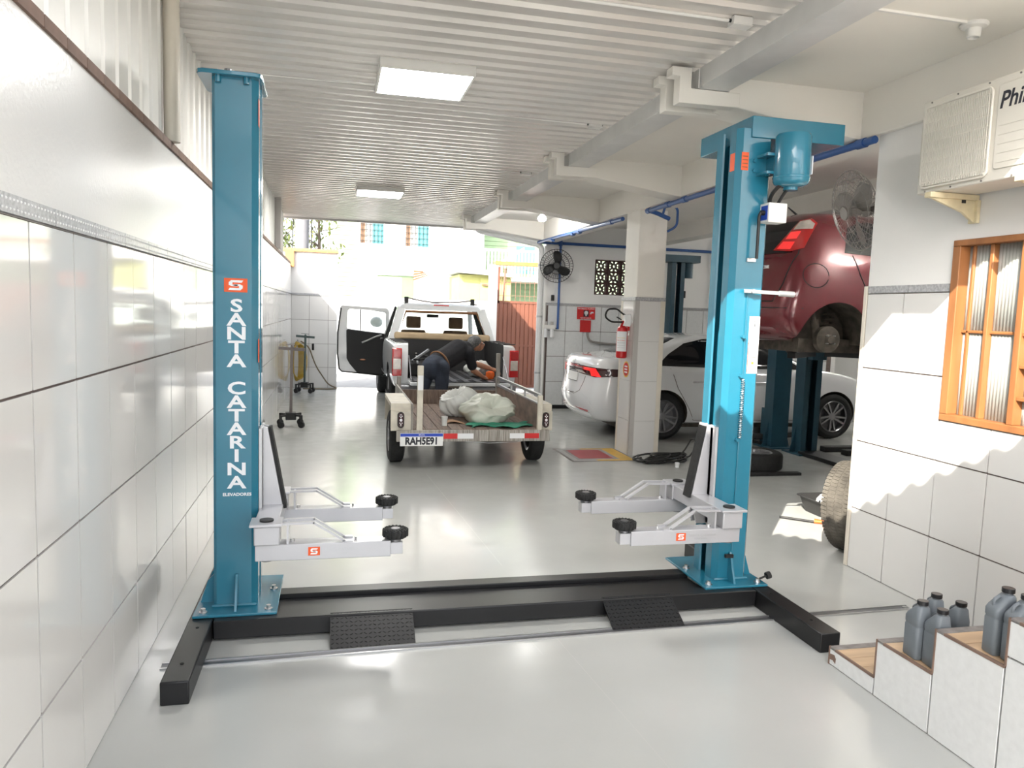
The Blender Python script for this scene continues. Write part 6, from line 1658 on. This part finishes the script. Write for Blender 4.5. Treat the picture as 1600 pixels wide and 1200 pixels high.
for y in (10.835, 10.895): MB().sphere((2.118, y, 1.205), .009, 8, 6).build('eye', 'paper_white', man)
for an in (ANL, ANR):
    s_ = MB(); limb(s_, [(an[0] - .01, an[1] - .03, .042, .042), (an[0] + .03, an[1] + .05, .045, .046), (an[0] + .075, an[1] + .12, .036, .036)])
    remesh_part(s_, 'shoe', 'trim_black', .010, man, 2)
# ================================================================ BEYOND THE YARD
gt = thing('yard_gate', 'brown ribbed sheet-metal gate with a rusty mesh panel above it', 'gate', (3.8, 15.85, 0))
GX0, GX1 = 3.36, 4.70
fr = MB().box(GX0, GX0 + .05, 15.82, 15.87, 0, 2.62).box(GX1 - .05, GX1, 15.82, 15.87, 0, 2.62).box(GX0, GX1, 15.82, 15.87, 1.86, 1.91).box(GX0, GX1, 15.82, 15.87, .05, .11).box(GX0, GX1, 15.82, 15.87, .94, .98).build('frame', 'gate_brown', gt, fix=False)
nb = 13
for k in range(nb):
    x0 = GX0 + .05 + k * (GX1 - GX0 - .10) / nb; x1 = x0 + (GX1 - GX0 - .10) / nb
    MB().prism([(x0, 15.845), (x0 + .012, 15.830), (x1 - .012, 15.830), (x1, 15.845), (x1, 15.85), (x0, 15.85)], 'z', .08, 1.88).build('rib_panel', 'gate_brown', gt)
for k in range(12):
    x = GX0 + .09 + k * .105
    MB().cyl((x, 15.845, 1.9), (x, 15.845, 2.6), .006, n=6).build('mesh_rod', 'mesh_rust', gt)
for z in (2.02, 2.3, 2.58): MB().cyl((GX0, 15.845, z), (GX1, 15.845, z), .006, n=6).build('mesh_rod', 'mesh_rust', gt)
MB().tube([(3.50, 15.83, 1.9), (3.52, 15.83, 2.6)], .022, 8).build('stay', 'mesh_rust', gt)
structure(MB().box(3.20, 3.36, 15.80, 16.0, 0, 2.66).build('wall_gatepost', 'house_white'))
structure(MB().box(3.30, 4.9, 15.78, 16.02, 2.66, 2.74).build('trim_3', 'terracotta'))
# louvred vent beside the gate
structure(MB().box(-40, 60, 20.6, 20.8, -.13, 1.95).build('wall_street', 'house_white'))
vt = thing('wall_louvre', 'white louvred panel on the street wall left of the brown gate', 'louvre', (3.9, 20.5, 1.0))
for k in range(14): MB().box(3.55, 4.05, 20.54, 20.59, .55 + k * .09, .60 + k * .09).build('slat', 'house_white', vt)

def window(parent, x0, x1, z0, z1, y, shutter_side=1):
    f = MB().box(x0 - .05, x1 + .05, y - .04, y + .02, z0 - .05, z0).box(x0 - .05, x1 + .05, y - .04, y + .02, z1, z1 + .05).box(x0 - .05, x0, y - .04, y + .02, z0, z1).box(x1, x1 + .05, y - .04, y + .02, z0, z1).build('window', 'house_white', parent, fix=False)
    xm = x0 + (x1 - x0) * .52
    MB().box(x0, xm, y + .0, y + .01, z0, z1).build('pane', 'curtain', f)
    MB().box(xm, x1, y - .015, y + .01, z0, z1).build('shutter', 'shutter_teal', f)
    MB().box(x0 + .02, x0 + .16, y - .004, y, z0, z1).build('dark_gap', 'seat_tan', f)
    for k in range(6): MB().cyl((x0 + (k + .5) * (x1 - x0) / 6, y - .05, z0), (x0 + (k + .5) * (x1 - x0) / 6, y - .05, z1), .008, n=5).build('window_bar', 'fan_black', f)
    for k in range(4): MB().cyl((x0, y - .05, z0 + (k + .5) * (z1 - z0) / 4), (x1, y - .05, z0 + (k + .5) * (z1 - z0) / 4), .008, n=5).build('window_bar', 'fan_black', f)
hs = thing('white_house', 'white two-storey house across the street with barred teal-shuttered windows', 'house', (2.4, 27, 0))
MB().box(.75, 5.0, 26.0, 31.0, -.1, 7.0).build('wall', 'house_white', hs)
window(hs, .80, 1.57, 3.79, 4.51, 25.97); window(hs, 2.30, 3.08, 3.76, 4.48, 25.97)
MB().box(.76, 4.99, 25.5, 31.2, 7.0, 7.2).build('roof', 'terracotta', hs)
hg = thing('green_house', 'pale green boarded house across the street left of the white house', 'house', (-.2, 28, 0))
MB().box(-.25, .74, 26.5, 31.0, -.1, 7.0).build('wall', 'house_green', hg)
for k in range(44): MB().box(-.26, .74, 26.47, 26.5, .2 + k * .155, .2 + k * .155 + .14).build('board', 'house_green', hg)
MB().box(-.4, .74, 26.3, 31.2, 7.0, 7.15).build('roof', 'terracotta', hg)
hr_ = thing('green_house', 'pale green house with a railed balcony seen above the brown gate', 'house', (7, 27, 0))
MB().box(5.01, 12.0, 27.5, 32.0, -.1, 7.0).build('wall', 'house_green', hr_)
for k in range(44): MB().box(5.01, 12.0, 27.47, 27.5, .2 + k * .155, .2 + k * .155 + .14).build('board', 'house_green', hr_)
MB().box(5.01, 12.1, 27.3, 32.2, 7.0, 7.15).build('roof', 'terracotta', hr_)
f = MB().box(6.5, 7.2, 27.44, 27.48, 3.1, 4.1).build('window', 'shutter_teal', hr_)
bl = MB().box(5.02, 8.5, 25.9, 27.5, 2.75, 2.90).build('balcony_floor', 'house_white', hr_)
for k in range(30): MB().box(5.02 + k * .12, 5.07 + k * .12, 25.93, 25.98, 2.9, 3.75).build('baluster', 'house_white', bl)
MB().box(5.02, 8.5, 25.90, 26.0, 3.75, 3.83).build('handrail', 'house_white', bl)
st_ = MB().prism([(5.02, 2.9), (6.6, 3.9), (6.6, 4.0), (5.02, 3.0)], 'y', 26.6, 26.75).build('stair_string', 'house_white', bl)
yh = thing('yellow_shed', 'low yellow-green outbuilding across the street behind the pickup roof', 'shed', (3.9, 22, 0))
MB().box(3.45, 4.95, 21.5, 23.5, -.1, 2.70).build('wall', 'house_yellow', yh)
MB().box(4.05, 4.95, 21.46, 21.5, 1.6, 2.62).build('open_front', 'house_yellow', yh)
MB().bar((3.35, 22.4, 2.78), (5.1, 22.4, 2.70), 2.4, .08).build('roof', 'house_white', yh)
MB().bar((4.1, 21.42, 2.43), (4.5, 21.42, 2.40), .05, .05).build('beam', 'seat_tan', yh)
mn = thing('mint_wall', 'pale mint garden wall across the street above the open truck door', 'wall', (1.6, 21.4, 0))
MB().box(1.15, 2.15, 21.4, 21.6, -.1, 2.58).build('panel', 'house_green', mn)
MB().box(1.10, 2.14, 21.35, 21.65, 2.58, 2.64).build('coping', 'house_white', mn)
lr = thing('tiled_lean_to', 'small brown tiled lean-to roof end across the street', 'roof', (2.3, 21.2, -.1))
MB().box(2.16, 2.48, 21.12, 21.3, -.13, 2.45).build('wall', 'house_white', lr)
for k in range(4): MB().prism([(2.12, 2.45 + k * .075), (2.50 - k * .04, 2.60 + k * .03), (2.50 - k * .04, 2.63 + k * .03), (2.12, 2.50 + k * .075)], 'y', 21.1, 21.3).build('tile_course', 'leather_brown', lr)
# utility pole and cables
up_ = thing('utility_pole', 'pale grey concrete utility pole standing beyond the end wall', 'pole', (-.75, 18.0, 0))
MB().cyl((-.76, 18.0, -.13), (-.70, 18.0, 8.5), .17, .13, n=20).build('shaft', 'concrete_pole', up_)
MB().tube([(-.95, 17.9, 2.8), (-.90, 17.95, 4.5), (-.86, 18, 8)], .012, 6).build('cable', 'trim_black', up_)
MB().tube([(-.52, 17.9, 2.4), (-.54, 17.95, 4.5), (-.54, 18, 8)], .015, 6).build('cable', 'trim_black', up_)
# street trees: trunk, branches, individual leaf cards bent in two
def tree(name, label, x, y, h, r, n, seed, low):
    random.seed(seed)
    t = thing(name, label, 'tree', (x, y, 0), 'trees beyond the end wall')
    tk = MB().tube([(x, y, -.13), (x + .05, y, h * .5), (x, y + .05, h)], [.07, .05, .02], 8)
    lv = MB()
    for k in range(26):
        z0 = random.uniform(low * .8, h); a = random.uniform(0, 2 * PI); L = random.uniform(.4, 1.0) * r
        p1 = Vector((x + L * math.cos(a), y + L * math.sin(a), z0 + random.uniform(.1, .5)))
        tk.tube([(x, y, z0), p1], [.016, .005], 5)
        for q in range(n // 26):
            c = Vector((x, y, z0)).lerp(p1, random.uniform(.2, 1.1)) + Vector((random.uniform(-.3, .3), random.uniform(-.3, .3), random.uniform(-.3, .3)))
            R3 = Euler((random.uniform(0, 6), random.uniform(0, 6), random.uniform(0, 6))).to_matrix()
            s = random.uniform(.05, .10)
            pts = [c + R3 @ Vector(v) * s for v in ((-1, 0, 0), (0, -.4, .15), (1, 0, 0), (0, .4, .15))]
            lv.add(pts, [(0, 1, 2), (0, 2, 3)])
    tk.build('trunk', 'bark', t, fix=False)
    o = lv.build('foliage', 'leaf', t, fix=False, smooth=0); o['kind'] = 'stuff'
    return t
tree('street_tree', 'loose leafy tree beyond the end wall left of the pole', -1.35, 20.0, 4.6, .8, 900, 1, 2.4)
tree('street_tree', 'sparse leafy tree right of the utility pole', -.45, 21.0, 4.9, .8, 330, 2, 2.8)
